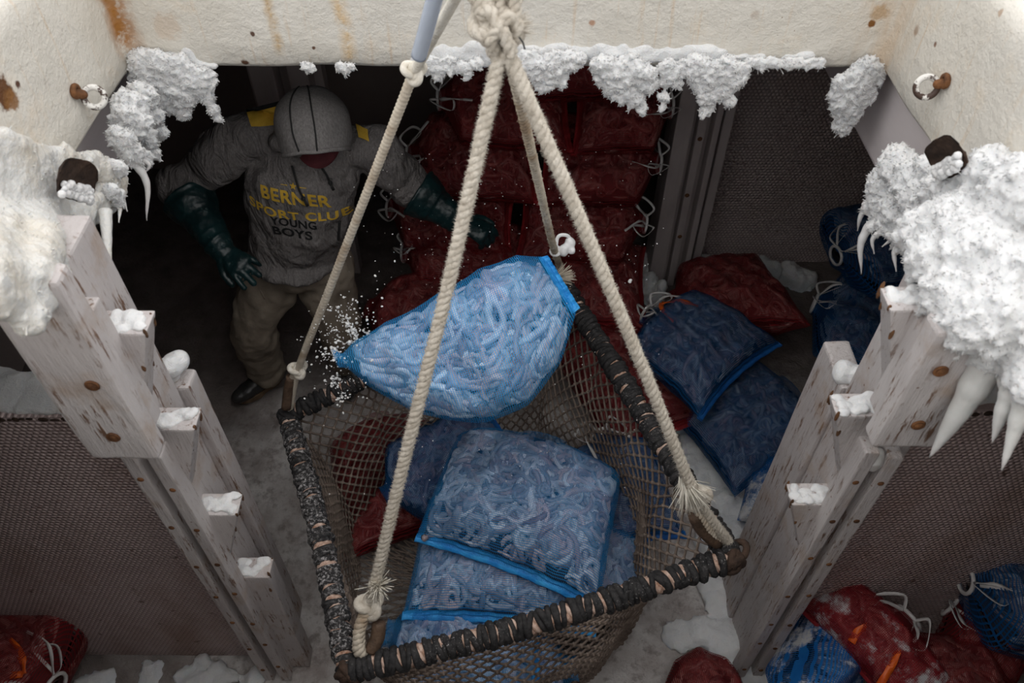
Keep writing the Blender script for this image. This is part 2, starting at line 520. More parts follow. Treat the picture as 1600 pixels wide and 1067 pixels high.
# woven sack netting: threads with real holes between them
def netting(name, c0, c1, pitch, wid, rough=.5, frost=.0, sheer=.0):
    t = NT(name)
    uv = t.tc.outputs['UV']
    d = t.n('ShaderNodeVectorMath'); d.operation = 'ADD'
    wob = t.n('ShaderNodeTexNoise'); wob.inputs['Scale'].default_value = 14
    t.nt.links.new(uv, wob.inputs['Vector'])
    sc = t.n('ShaderNodeVectorMath'); sc.operation = 'SCALE'
    t.nt.links.new(wob.outputs['Color'], sc.inputs[0]); sc.inputs['Scale'].default_value = pitch * 1.6
    t.nt.links.new(uv, d.inputs[0]); t.nt.links.new(sc.outputs[0], d.inputs[1])
    x = t.xyz(d.outputs[0])
    fa = t.math('ABSOLUTE', t.math('SUBTRACT', t.math('FRACT', t.math('MULTIPLY', x[0], 1 / pitch)), .5))
    fb = t.math('ABSOLUTE', t.math('SUBTRACT', t.math('FRACT', t.math('MULTIPLY', x[1], 1 / pitch)), .5))
    thr = .5 - wid
    la = t.math('GREATER_THAN', fa, thr)
    lb = t.math('GREATER_THAN', fb, thr + .04)
    mask = t.math('MAXIMUM', la, lb)
    c = t.ramp(t.noise(9, 4, .6), .3, .7, c0, c1)
    if frost:
        fm = t.ramp(t.noise(7, 6, .7), .60 - frost * .1, .70 - frost * .1)
        c = t.mix(fm, c, (.80, .80, .82))
        mask = t.math('MAXIMUM', mask, t.math('MULTIPLY', fm, .85))
    t.base(c, rough, 0, .25)
    tr = t.n('ShaderNodeBsdfTransparent')
    tl = t.n('ShaderNodeBsdfTranslucent'); t.set(tl.inputs[0], c)
    m0 = t.n('ShaderNodeMixShader'); m0.inputs[0].default_value = .3
    t.nt.links.new(t.bsdf.outputs[0], m0.inputs[1]); t.nt.links.new(tl.outputs[0], m0.inputs[2])
    m1 = t.n('ShaderNodeMixShader')
    t.set(m1.inputs[0], mask)
    t.nt.links.new(tr.outputs[0], m1.inputs[1]); t.nt.links.new(m0.outputs[0], m1.inputs[2])
    t.nt.links.new(m1.outputs[0], t.out.inputs[0])
    M[name] = t.mat
netting('blue_netting', (.012, .16, .46), (.035, .35, .76), .0066, .125)
netting('bright_blue_netting', (.015, .28, .72), (.04, .46, .95), .0068, .125)
netting('deep_blue_netting', (.003, .060, .20), (.008, .12, .34), .0068, .17)
netting('snowy_blue_netting', (.01, .12, .42), (.02, .22, .6), .007, .22, frost=1.0)
netting('red_netting', (.17, .010, .014), (.34, .022, .028), .0064, .16, rough=.75)
netting('snowy_red_netting', (.26, .012, .02), (.48, .03, .045), .0066, .2, frost=.7, rough=.65)
simple('blue_hem', (.01, .20, .62), (.06, .44, .90), 22, .45, .4, 90)
simple('deep_blue_hem', (.01, .09, .36), (.02, .17, .52), 22, .45, .4, 90)
simple('red_hem', (.24, .015, .02), (.42, .03, .035), 22, .5, .4, 90)

# frozen catch in the sacks
def catch(name, c0, c1, c2):
    t = NT(name)
    c = t.ramp(t.noise(26, 4, .6), .3, .7, c0, c1)
    isl = t.n('ShaderNodeNewGeometry').outputs['Random Per Island']
    c = t.mix(t.math('MULTIPLY', t.ramp(t.math('FRACT', t.math('MULTIPLY', isl, 7.31)), .62, .66), .55), c, c2)
    c = t.mix(1.0, c, t.ramp(isl, .0, 1.0, (.30, .31, .36), (1.12, 1.10, 1.08)), 'MULTIPLY')
    c = t.mix(t.math('MULTIPLY', t.ramp(t.noise(55, 3, .6), .58, .68), .5), c, c2)
    t.base(c, .3, 0, .5)
    t.bump(t.noise(160, 3), .3, .003)
    M[name] = t.mat
catch('pale_catch', (.42, .445, .475), (.82, .85, .88), (.58, .38, .34))
catch('grey_catch', (.20, .23, .27), (.50, .55, .60), (.36, .21, .20))
catch('brown_catch', (.20, .06, .055), (.46, .18, .16), (.52, .30, .27))
simple('sack_gap_shade', (.012, .014, .024), (.03, .033, .05), 12, .7, 0)  # near-black colour stands in for shade in the gaps of the catch
simple('red_sack_gap_shade', (.05, .012, .012), (.10, .025, .025), 12, .7, 0)
t = simple('ribbon', (.50, .48, .47), (.72, .70, .69), 12, .35, .2, 60, spec=.5)
t = simple('white_plastic', (.80, .81, .83), (.92, .92, .92), 12, .3, .2, 60, spec=.5)
simple('orange_tag', (.62, .085, .012), (.85, .16, .02), 15, .4, .2, 60)

# clothes and gear
t = NT('grey_fleece')
c = t.ramp(t.noise(160, 5, .75, t.coord((1, 1, .45))), .35, .65, (.14, .128, .124), (.25, .232, .226))
c = t.mix(t.math('MULTIPLY', t.ramp(t.noise(6, 4, .6), .45, .7), .35), c, (.14, .13, .125))
t.base(c, .9, 0, .15)
b = t.bump(t.noise(7, 4, .55, t.coord((1.6, 1, .7), rot=(0, .5, 0)), 1.5), .75, .06); t.bump(t.noise(300, 3), .3, .003, b)
M['grey_fleece'] = t.mat
t = NT('frosted_fleece')
c = t.ramp(t.noise(160, 5, .75, t.coord((1, 1, .45))), .35, .65, (.16, .15, .145), (.28, .265, .26))
g = t.n('ShaderNodeNewGeometry')
top = t.ramp(t.xyz(t.tc.outputs['Object'])[2], 1.60, 1.72)
fr = t.math('MULTIPLY', top, t.ramp(t.noise(70, 5, .75), .52, .62))
c = t.mix(t.math('MULTIPLY', fr, .7), c, (.75, .75, .75))
t.base(c, .9, 0, .15); t.bump(t.noise(300, 3), .3, .003)
M['frosted_fleece'] = t.mat
simple('khaki_cloth', (.19, .155, .12), (.32, .27, .215), 9, .9, .35, 40, spec=.12)
t = NT('green_rubber')
c = t.ramp(t.noise(10, 4, .6), .35, .7, (.003, .013, .0145), (.006, .031, .034))
c = t.mix(t.math('MULTIPLY', t.ramp(t.noise(34, 5, .7, t.coord((1, 1, .4))), .60, .72), .35), c, (.25, .33, .33))
t.base(c, .38, 0, .5); t.bump(t.noise(24, 4), .3, .01)
M['green_rubber'] = t.mat
simple('black_rubber', (.012, .012, .012), (.05, .048, .047), 20, .35, .3, 50, spec=.5)
simple('boot_sole', (.10, .065, .04), (.20, .13, .08), 20, .7, .3, 50)
simple('maroon_cloth', (.05, .009, .012), (.095, .017, .022), 20, .85, .3, 200)
simple('skin', (.42, .25, .19), (.55, .34, .27), 20, .55, .1, 80)
simple('hair', (.03, .02, .015), (.07, .045, .03), 40, .7, .4, 150)
simple('yellow_print', (.62, .38, .045), (.72, .47, .07), 60, .8, .2, 200, spec=.15)
simple('black_print', (.012, .012, .013), (.025, .025, .026), 60, .7, .2, 200, spec=.15)
simple('black_cord', (.012, .012, .012), (.03, .03, .03), 60, .7, .3, 200)
simple('white_cloth', (.60, .58, .56), (.72, .70, .68), 20, .9, .3, 60)
t = NT('clear_hose')
t.base((.66, .74, .90), .15, 0, .5)
t.set(t.bsdf.inputs['Transmission Weight'], .6); t.set(t.bsdf.inputs['IOR'], 1.2)
M['clear_hose'] = t.mat
# ================================================================== the hold and its hatch
rnd = random.Random(4)
X0, X1, Y0, Y1 = -2.5, 2.35, -1.3, 4.3
YB = 3.42
HX0, HX1, HY0, HY1 = -1.03, 1.0, 0.02, 2.0
DECK, TOP = 2.06, 2.37

def grid_sheet(x0, x1, y0, y1, nx, ny, zf):
    V, F = [], []
    for j in range(ny + 1):
        for i in range(nx + 1):
            x = x0 + (x1 - x0) * i / nx; y = y0 + (y1 - y0) * j / ny
            V.append((x, y, zf(x, y)))
    for j in range(ny):
        for i in range(nx):
            a = j * (nx + 1) + i
            F.append((a, a + 1, a + nx + 2, a + nx + 1))
    return V, F
def floor_z(x, y):
    p = Vector((x, y, 0))
    return .022 * mn.noise(p * 2.3) + .014 * mn.noise(p * 7.1) + .006 * mn.noise(p * 21)- .01
m = MB(); m.add(*grid_sheet(X0, X1, Y0, Y1, 190, 190, floor_z))
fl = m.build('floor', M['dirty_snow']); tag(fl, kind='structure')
def wall(name, b):
    m = MB(); m.box(*b)
    return tag(m.build(name, M['hold_wall'], smooth=False), kind='structure')
wall('wall_left', (X0 - .08, X0, Y0, Y1, -.08, DECK))
wall('wall_right', (X1, X1 + .08, Y0, Y1, -.08, DECK))
wall('wall_front', (X0 - .08, X1 + .08, Y0 - .08, Y0, -.08, DECK))
wall('wall_back', (X0 - .08, X1 + .08, Y1, Y1 + .08, -.08, DECK))
m = MB(); m.box(.80, X1, YB, YB + .06, -.08, DECK)
o = m.build('wall_far', M['bulkhead_sheet'], smooth=False); tag(o, kind='structure')

# the deck over the hold: one slab with the hatch opening, snow lying on its upper side
m = MB()
bx = [(X0 - 1.5, HX0 - .02, Y0 - 1, Y1 + .5), (HX1 + .02, X1 + 1.5, Y0 - 1, Y1 + .5),
      (HX0 - .02, HX1 + .02, HY1 + .02, Y1 + 1.5), (HX0 - .02, HX1 + .02, Y0 - 1, HY0 - .02)]
for b in bx:
    m.box(b[0], b[1], b[2], b[3], DECK, DECK + .05)
n0 = len(m.f)
for b in bx:
    m.add([(b[0], b[2], DECK + .055), (b[1], b[2], DECK + .055), (b[1], b[3], DECK + .055), (b[0], b[3], DECK + .055)], [(0, 1, 2, 3)], 1)
o = m.build('ceiling', [M['deck_under'], M['snow']], smooth=False); tag(o, kind='structure')

# hatch coaming: one welded ring, rounded top lip and rounded lower edge
def ring_loop(off, z, r=.10, n=6):
    out = []
    for cx, cy, a0 in ((HX1 + off - r, HY1 + off - r, 0), (HX0 - off + r, HY1 + off - r, PI / 2), (HX0 - off + r, HY0 - off + r, PI), (HX1 + off - r, HY0 - off + r, 1.5 * PI)):
        for i in range(n + 1):
            a = a0 + PI / 2 * i / n
            out.append((cx + r * math.cos(a), cy + r * math.sin(a), z))
    return out
def dense(loop, k=9):
    o = []
    for i, p in enumerate(loop):
        q = loop[(i + 1) % len(loop)]
        L = math.dist(p, q)
        n = max(1, int(L / .05))
        for j in range(n): o.append(tuple(p[c] + (q[c] - p[c]) * j / n for c in range(3)))
    return o
prof = [(.10, 1.99), (.03, 1.985), (.010, 1.99), (0, 2.005), (0, 2.06), (0, 2.12), (0, 2.18), (0, 2.24), (0, 2.30), (.002, 2.335), (.014, 2.36), (.035, 2.37), (.085, 2.37), (.105, 2.36), (.115, 2.335), (.115, 2.2), (.115, 2.10), (.115, 2.02), (.10, 1.99)]
m = MB()
rings = [dense(ring_loop(o_, z_, .045 + max(o_, 0))) for o_, z_ in prof]
nn = min(len(r) for r in rings)
base_loop = dense(ring_loop(0, 0, .045))
N_ = len(base_loop)
def on_ring(off, z):
    pts = np.array(ring_loop(off, z, .045 + max(off, 0)))
    cl = np.vstack([pts, pts[:1]])
    ref = np.array(ring_loop(0, z, .045)); refc = np.vstack([ref, ref[:1]])
    out = []
    for i in range(len(ref)):
        L = np.linalg.norm(refc[i + 1] - refc[i]); n = max(1, int(L / .05))
        for j in range(n): out.append(cl[i] + (cl[i + 1] - cl[i]) * j / n)
    return out
loops = [on_ring(o_, z_) for o_, z_ in prof[:-1]]
V = []
for L in loops:
    for p in L:
        q = Vector(p)
        V.append(q + mn.noise_vector(q * 5) * .006)
F = []
k = len(loops); n = len(loops[0])
for i in range(k):
    for j in range(n):
        i2, j2 = (i + 1) % k, (j + 1) % n
        F.append((i * n + j, i * n + j2, i2 * n + j2, i2 * n + j))
m.add(V, F)
o = m.build('trim_1', M['hatch_paint'])
tag(o, kind='structure')

# girders under both long sides of the hatch, and the cross beam at the far end
m = MB(); m.box(1.05, 1.30, 1.45, YB, 1.72, DECK - .001, .012)
o = m.build('trim_2', M['girder_paint'], smooth=False); tag(o, kind='structure')
m = MB(); m.box(-1.34, -1.12, 1.45, Y1, 1.74, DECK - .001, .012)
o = m.build('trim_3', M['girder_paint'], smooth=False); tag(o, kind='structure')

# ------------------------------------------------------------------ eye rings on the coaming
def eye_ring(x, u, v, sx, label):
    ctr = at_x(u, v, x + sx * .03)
    c = at_x(u - sx * 32, v - 8, x)
    c.x = x
    r = empty('eye_ring', c, label, 'ring', 'eye rings welded to the hatch')
    ax = ray(u, v).normalized(); ax = Vector((ax.x * .6, ax.y, ax.z * .9))
    m = MB(); m.torus(ctr, ax, .023, .0075, 28, 10)
    m.build('ring', M['worn_ring_paint'], r)
    m = MB(); m.capsule(c - Vector((sx * .01, 0, 0)), c.lerp(ctr, .45), .014, .011, 12, 4)
    lug = m.build('lug', M['rust'], r)
    m = MB(); m.torus(c + Vector((sx * .004, .004, 0)), (sx, 0, 0), .012, .007, 18, 8); m.build('weld', M['rust'], lug)
eye_ring(HX0, 147, 152, 1, 'worn white eye ring on the left hatch side below the rust streak')
eye_ring(HX1, 1448, 136, -1, 'worn white eye ring with rusty lug on the right hatch side')

# ------------------------------------------------------------------ wooden stanchions in the hatch corners
def stanchion(sx, label, step_z, cover_z0, foot, seed):
    def B(m, a0, a1, *r, **k):   # mirrored box: a0..a1 are distances from the middle of the hatch
        x0, x1 = (a0, a1) if sx > 0 else (-a1, -a0)
        return m.box(x0, x1, *r, **k)
    r = empty('stanchion', (sx * .9, 1.2, 0), label, 'post', 'wooden stanchions under the hatch sides')
    m = MB(); B(m, .872, .985, 1.12, 1.30, -.01, 2.05 if sx < 0 else 2.0, bevel=.008, cuts=4, wob=.002, seed=seed)
    m.build('post', M['white_wood'], r, smooth=False)
    for i, (a0, a1) in enumerate(((.902, .938), (.838, .874))):
        m = MB(); B(m, a0, a1, 1.066, 1.121, -.01, 1.50 + .02 * i * (sx > 0), bevel=.005, cuts=5, wob=.0025, seed=seed + i)
        g = m.build('guide_strip', M['white_wood'], r, smooth=False)
        for z in np.arange(.12, 1.5, .21):
            zz = z + rnd.uniform(-.03, .03)
            m = MB(); m.sphere((sx * (a0 + a1) / 2, 1.066, zz), (.0085, .004, .0085), 10, 6)
            m.build('nail', M['rust'], g)
    m = MB(); B(m, .80, .955, 1.012, 1.066, cover_z0, 2.13 if sx < 0 else 2.0, bevel=.010, cuts=5, wob=.003, seed=seed + 3)
    cb = m.build('cover_board', M['white_wood'], r, smooth=False)
    m = MB(); B(m, .815, .945, 1.067, 1.119, cover_z0 + .04, 1.99, bevel=.004)
    m.build('packing_block', M['white_wood'], r, smooth=False)
    for dz, a in ((.09, .872), (.27, .848)):
        p = Vector((sx * a, 1.010, cover_z0 + dz))
        m = MB(); m.sphere(p, (.011, .006, .011), 12, 8)
        m.torus(p, (0, 1, 0), .012, .0035, 16, 6)
        m.build('bolt', M['rust'], cb)
    m = MB(); B(m, .845 if sx < 0 else .86, .93, 1.302, 1.37 if sx < 0 else 1.47, -.01, 1.47, bevel=.008, cuts=5, wob=.003, seed=seed + 5)
    bs = m.build('back_strip', M['white_wood'], r, smooth=False)
    m = MB()
    for q in range(7):
        m.sphere((sx * (.885 + rnd.uniform(-.02, .02)), 1.345 + rnd.uniform(-.015, .015), 1.475 + rnd.uniform(0, .05 if sx < 0 else .012)), rnd.uniform(.018, .034), 10, 8)
    m = rough(vox(m, .006, 3), [(40, .004)])
    m.build('snow_cap', M['snow'], bs)
    for i, z in enumerate(step_z):
        D = .30 if i < len(step_z) - 1 else (.30 if foot is None else z)
        def tp(c, z=z, D=D):
            f = (z - c.z) / D
            ins = .876
            a = abs(c.x)
            if a < ins - .01: a = a + (ins - .012 - a) * max(0, f) * (1 if D < .4 else .15)
            return Vector((sx * a, c.y, c.z))
        m = MB(); B(m, .758, .876, 1.115, 1.185, z - D, z, bevel=.006, taper=tp)
        for q in range(6):
            zz = z - .004 - .012 * q * q * rnd.uniform(.4, 1.0)
            m.sphere((sx * (.760 + max(0, z - zz) / D * .112), rnd.uniform(1.115, 1.126) if q % 3 == 0 else rnd.uniform(1.172, 1.186), zz), (.0045, rnd.uniform(.003, .007), rnd.uniform(.008, .026)), 8, 6, mi=1)
        st = m.build('step', [M['white_wood'], M['brown_rust']], r, smooth=False)
        m = MB()
        for q in range(16):
            m.sphere((sx * rnd.uniform(.772, .862), rnd.uniform(1.124, 1.176), z + rnd.uniform(-.004, .004)), (rnd.uniform(.012, .022), rnd.uniform(.010, .016), rnd.uniform(.006, .011)), 10, 6)
        m = rough(vox(m, .004, 2), [(70, .003)])
        m.build('snow_cap', M['snow'], st)
    return r
SL = stanchion(-1, 'white wooden post with four wedge steps on the left of the hatch', (1.885, 1.545, 1.145, .76), 1.575, True, 2)
SR = stanchion(1, 'white wooden post with wedge steps on the right of the hatch', (1.955, 1.60, 1.20), 1.62, None, 9)
# lump of clear ice between the strip ends of the right post
m = MB(); 
for q in range(5): m.sphere((.886 + rnd.uniform(-.008, .008), 1.085, 1.475 + .012 * q - .03), rnd.uniform(.015, .024), 10, 8)
vox(m, .005, 3).build('ice_lump', M['ice'], SR)

# tall grey channel post in front of the far bulkhead
r = empty('bulkhead_post', (.88, 3.2, 0), 'tall grey grooved post standing before the dark far bulkhead', 'post')
m = MB(); m.box(.755, 1.03, 3.28, 3.40, -.01, DECK, .006); m.build('backing', M['grey_paint'], r, smooth=False)
for a0, a1, yy in ((.755, .835, 3.20), (.865, .905, 3.22), (.935, .965, 3.20), (.985, 1.03, 3.24)):
    m = MB(); m.box(a0, a1, yy, 3.285, -.01, DECK, .006, cuts=3, wob=.0015, seed=3); g = m.build('groove_strip', M['grey_paint'], r, smooth=False)
for z in (.35, .62, .95, 1.3, 1.6):
    m = MB(); m.sphere((.885 + rnd.uniform(-.008, .008), 3.219, z), (.012, .005, .012), 10, 6); m.build('bolt', M['rust'], r)
# dark post seen behind the worker's hood
r = empty('bulkhead_post', (-.95, 3.2, 0), 'dark grey post in the shade behind the worker in the grey hood', 'post')
for a0, a1 in ((-1.16, -1.05), (-.99, -.90)):
    m = MB(); m.box(a0, a1, 3.22, 3.33, -.01, DECK, .006); m.build('groove_strip', M['grey_paint'], r, smooth=False)
m = MB(); m.box(-1.2, -.86, 3.32, 3.40, -.01, DECK, .006); m.build('backing', M['grey_paint'], r, smooth=False)

# ------------------------------------------------------------------ pen boards beside the stanchions
def pen_board(x0, x1, z1, label, seed):
    cx = (x0 + x1) / 2
    r = empty('pen_board', (cx, 1.19, 0), label, 'board', 'dimpled pen boards')
    m = MB(); m.box(x0, x1, 1.16, 1.225, -.01, z1, .006)
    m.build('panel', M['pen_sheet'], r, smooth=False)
    rr = random.Random(seed)
    m = MB()
    x = x0 + .03
    while x < x1 - .03:
        m.sphere((x, 1.235 + rr.uniform(-.005, .02), z1 + rr.uniform(.0, .012)), (rr.uniform(.05, .08), rr.uniform(.065, .08), rr.uniform(.018, .03)), 12, 8)
        x += .03
    m = rough(vox(m, .009, 4), [(14, .008), (60, .003)])
    m.build('snow_ridge', M['snow'], r)
    m = MB()
    x = x0 + .02
    while x < x1 - .02:
        m.sphere((x, 1.158, z1 - rr.uniform(.0, .016)), (rr.uniform(.006, .014), .003, rr.uniform(.003, .010)), 8, 6)
        x += rr.uniform(.012, .035)
    m.build('mould_edge', M['dark_rust'], r)
pen_board(-2.49, -.992, 1.535, 'dimpled grey pen board left of the left wooden post', 5)
pen_board(.992, 2.34, 1.56, 'dimpled grey pen board right of the right wooden post', 6)
V3 = Vector
# ================================================================== ropes and the lifting net
rnd = random.Random(21)
def fuzz(m, pts, r, per_m, rr, length=(.003, .010), th=.0009):
    pts = [Vector(p) for p in pts]
    L = sum((pts[i + 1] - pts[i]).length for i in range(len(pts) - 1))
    for _ in range(int(L * per_m)):
        i = rr.randrange(len(pts) - 1)
        p = pts[i].lerp(pts[i + 1], rr.random())
        d = (pts[i + 1] - pts[i]).normalized()
        n = Vector((rr.gauss(0, 1), rr.gauss(0, 1), rr.gauss(0, 1)))
        n = (n - d * n.dot(d)).normalized()
        dirn = (n + d * rr.uniform(-1.1, .3)).normalized()
        a = p + n * r * .85
        l = rr.uniform(*length)
        b = a + dirn * l + Vector((0, 0, -l * .2))
        s = d.cross(n) * th
        s2 = n.cross(s).normalized() * th
        m.add([a + s, a - s * .5 + s2 * .9, a - s * .5 - s2 * .9, b], [(0, 1, 3), (1, 2, 3), (2, 0, 3)])
def rope(m, ctrl, r, pitch=.05, strands=3, n=None, fz=0, rr=rnd, seg=7):
    L = sum((Vector(ctrl[i + 1]) - Vector(ctrl[i])).length for i in range(len(ctrl) - 1))
    n = n or max(24, int(L / (pitch / 9)))
    path = smooth_path(ctrl, n)
    pts, T, N, B = frames(path)
    s = np.concatenate([[0], np.cumsum(np.linalg.norm(np.diff(pts, axis=0), axis=1))])
    for k in range(strands):
        a = s / pitch * 2 * PI + k * 2 * PI / strands
        off = (np.cos(a)[:, None] * N + np.sin(a)[:, None] * B) * r * .42
        m.tube(pts + off, r * (.60 + .05 * np.sin(s * 310 + k)), seg)
    if fz: fuzz(m, path, r, fz, rr)
    return m
def braid(m, ctrl, r, n=None, seg=10):
    L = sum((Vector(ctrl[i + 1]) - Vector(ctrl[i])).length for i in range(len(ctrl) - 1))
    n = n or max(20, int(L / .0035))
    path = smooth_path(ctrl, n)
    return m.tube(path, [r * (1 + .07 * math.sin(i * 1.9)) for i in range(n)], seg)
def knot_curve(c, size, M3, turns=3, n=90, flat=.6):
    out = []
    for i in range(n):
        a = 2 * PI * i / (n - 1) * .985
        q = Vector(((math.sin(a) + 2 * math.sin(2 * a)) / 3, (math.cos(a) - 2 * math.cos(2 * a)) / 3, -math.sin(3 * a) * flat * .5))
        out.append(Vector(c) + M3 @ (q * size))
    return out

ZA, ZB, ZC, ZD = .86, 1.0, .90, 1.05
A = at_z(449, 648, ZA); B_ = at_z(1143, 872, ZB); C_ = at_z(545, 1050, ZC); D_ = at_z(882, 448, ZD)
NETC = (A + B_ + C_ + D_) / 4
net = empty('lifting_net', (NETC.x, NETC.y, 0), 'open square lifting net hanging from cream ropes and full of blue sacks', 'net')

# --- the four bars, each a rusty pipe with a thin rope laid along it and tarred rope wound over
def bar(p, q, mid, seed, gap, frost):
    rr = random.Random(seed)
    path = smooth_path([p, mid, q], 60)
    m = MB()
    m.tube(path, .019, 14)
    br = m.build('frame_bar', M['brown_rust'], net)
    pts, T, N, B2 = frames(path)
    m = MB()
    hp, hT, hN, hB = frames(smooth_path([p, mid, q], 260))
    sl = np.concatenate([[0], np.cumsum(np.linalg.norm(np.diff(hp, axis=0), axis=1))])
    for k in range(4):
        a = sl / .075 * 2 * PI + k * PI / 2
        m.tube(hp + (np.cos(a)[:, None] * hN + np.sin(a)[:, None] * hB) * .0195, .0105, 8)
    m.build('lashing', M['pink_rope'], br)
    m = MB()
    L = sum((path[i + 1] - path[i]).length for i in range(59))
    s = .015
    cum = [0]
    for i in range(59): cum.append(cum[-1] + (path[i + 1] - path[i]).length)
    while s < L - .01:
        i = max(j for j in range(60) if cum[j] <= s)
        i = min(i, 58)
        c = path[i].lerp(path[i + 1], (s - cum[i]) / (cum[i + 1] - cum[i]))
        ax = (Vector(T[i]) + Vector((rr.gauss(0, 1), rr.gauss(0, 1), rr.gauss(0, 1))) * .17).normalized()
        rmin = rr.uniform(.0075, .0125)
        m.torus(c, ax, .027 + rr.uniform(-.002, .003), rmin, 18, 8, wob=.06, rnd=rr)
        s += rmin * rr.uniform(1.1, 1.7)
        if rr.random() < gap: s += rr.uniform(.005, .015)
    w = m.build('wrapping', M['frosty_tarred_rope' if frost else 'tarred_rope'], br)
    tag(w, kind='stuff')
    return path
mid = lambda a, b, o: (a + b) / 2 + Vector(o)
pAC = bar(A, C_, mid(A, C_, (.012, 0, -.01)), 1, .10, 1)
pCB = bar(C_, B_, mid(C_, B_, (0, -.012, -.015)), 2, .30, 0)
pBD = bar(B_, D_, mid(B_, D_, (.006, 0, -.01)), 3, .10, 0)
pDA = bar(D_, A, mid(D_, A, (0, .02, -.02)), 4, .15, 0)
# corner lashings
for c, s_ in ((A, 5), (B_, 6), (C_, 7), (D_, 8)):
    rr = random.Random(s_)
    m = MB()
    for k in range(9):
        m.torus(c + Vector((rr.gauss(0, .007), rr.gauss(0, .007), rr.gauss(0, .005))), (rr.gauss(0, 1), rr.gauss(0, 1), rr.gauss(0, .7)), rr.uniform(.019, .026), rr.uniform(.010, .014), 18, 8, wob=.08, rnd=rr)
    m.sphere(c, .033, 12, 8)
    m.build('corner_lashing', [M['tarred_rope'] if s_ in (5, 8) else M['dark_rust']], net)

# --- hung netting: diamond mesh of knotted twine
NC, NR = 84, 34
ringpts = []
for pth in (pAC, pCB, pBD, pDA):
    per = [21, 21, 21, 21][0]
    for i in range(per): ringpts.append(pth[0].lerp(pth[-1], 0) if i == 0 else pth[int(i / per * 59)])
ringpts = [Vector(p) for p in ringpts]
NC = len(ringpts)
def net_pt(i, d):
    """i: column (float), d: 0 at the bars .. 1 at the middle of the bottom"""
    i0 = int(math.floor(i)) % NC
    f = i - math.floor(i)
    R = ringpts[i0].lerp(ringpts[(i0 + 1) % NC], f)
    v = Vector((R.x - NETC.x, R.y - NETC.y, 0))
    rad = v.length
    if d < .62:
        g = d / .62
        z = R.z - .02 - (R.z - .10) * g ** 1.0
        circ = min(1, g * 1.9)
        tgt = .52
        k = (1 - .09 * min(1, g * 3.2) - .09 * g)
        k2 = k * (1 - circ) + circ * (k * .30 + .70 * tgt / rad * 1.02)
        k2 *= (1 + .05 * math.sin(PI * min(1, g)))
        # loose folds
        k2 *= 1 + .018 * math.sin(i * .9) * min(1, g * 2) + .02 * mn.noise(Vector((i * .25, d * 5, 2)))
        p = Vector((NETC.x + v.x * k2, NETC.y + v.y * k2, z))
    else:
        g = (d - .62) / .38
        b = net_pt(i, .6199)
        p = b.lerp(Vector((NETC.x, NETC.y, .05)), g * .97)
        p.z = .10 - .05 * math.sin(PI / 2 * min(1, g * 2))
    return p
m = MB()
kn = MB()
rows = [.62 * j / 27 for j in range(28)] + [.62 + .38 * j / 9 for j in range(1, 10)]
def node(i, j): return net_pt(i + (.5 if j % 2 else 0), rows[j])
nodes = [[node(i, j) for i in range(NC)] for j in range(len(rows))]
for j in range(len(rows) - 1):
    for i in range(NC):
        a = nodes[j][i]
        for i2 in ((i, (i - 1) % NC) if j % 2 == 0 else (i, (i + 1) % NC)):
            b = nodes[j + 1][i2]
            c = a.lerp(b, .5) + Vector((0, 0, -.003))
            m.tube([a, c, b], .0042, 5, caps=False)
        if j: m.sphere(a, (.0085, .0085, .0065), 7, 5)
tag(m.build('netting', M['net_twine'], net), kind='stuff')

# --- ropes up to the lifting knot
K = at_t(787, 62, 1.46)
HOOK = Vector((.0, 1.40, 2.95))
def towards(a, b, d): return a + (b - a).normalized() * d
Ct = at_z(562, 1018, .93); Ctop = at_t(578, 945, 2.15)
Bt = at_z(1140, 850, 1.02); Btop = at_t(1088, 775, 2.12)
Dt = D_ + Vector((-.01, 0, .01))
K1, K2, K3 = at_t(781, 88, 1.47), at_t(795, 86, 1.46), at_t(797, 92, 1.50)
m = MB(); rope(m, [K1, K1.lerp(Ctop, .33) + Vector((.004, 0, -.004)), K1.lerp(Ctop, .66), Ctop], .0148, .050, fz=5200)
rC = m.build('rope', M['cream_rope'], net)
m = MB(); rope(m, [K2, K2.lerp(Btop, .33) + Vector((.006, 0, -.006)), K2.lerp(Btop, .66) + Vector((.004, 0, -.004)), Btop, Bt], .0152, .050, fz=4600)
rB = m.build('rope', M['cream_rope'], net)
m = MB(); rope(m, [K3, K3.lerp(Dt, .35), K3.lerp(Dt, .7), Dt + Vector((-.012, 0, .09)), Dt], .0125, .04, fz=350)
rD = m.build('rope', M['grimy_rope'], net)
Ah = A + Vector((.008, 0, .012))
Ak = at_t(466, 577, 2.62)
At1 = at_t(647, 112, 1.74)
Atop = at_t(722, -22, 1.50)
m = MB(); braid(m, [Ah, Ak, Ak.lerp(At1, .35), Ak.lerp(At1, .7), At1], .0118)
rA = m.build('rope', M['grimy_rope'], net)
m = MB(); braid(m, [At1, At1.lerp(Atop, .5), Atop, Atop + (Atop - At1) * .6, HOOK], .0115)
m.build('rope', M['white_rope'], net)
m = MB(); braid(m, [Ah + Vector((-.016, .0, 0)), at_t(451, 610, 2.70), Ak + Vector((-.01, 0, .0))], .0105)
m.build('splice', M['grimy_rope'], rA)
m = MB(); m.tube(smooth_path([at_t(447, 638, 2.72), at_t(450, 612, 2.69), at_t(455, 588, 2.65)], 12), .0165, 12)
m.build('sleeve', M['leather_sleeve'], rA)
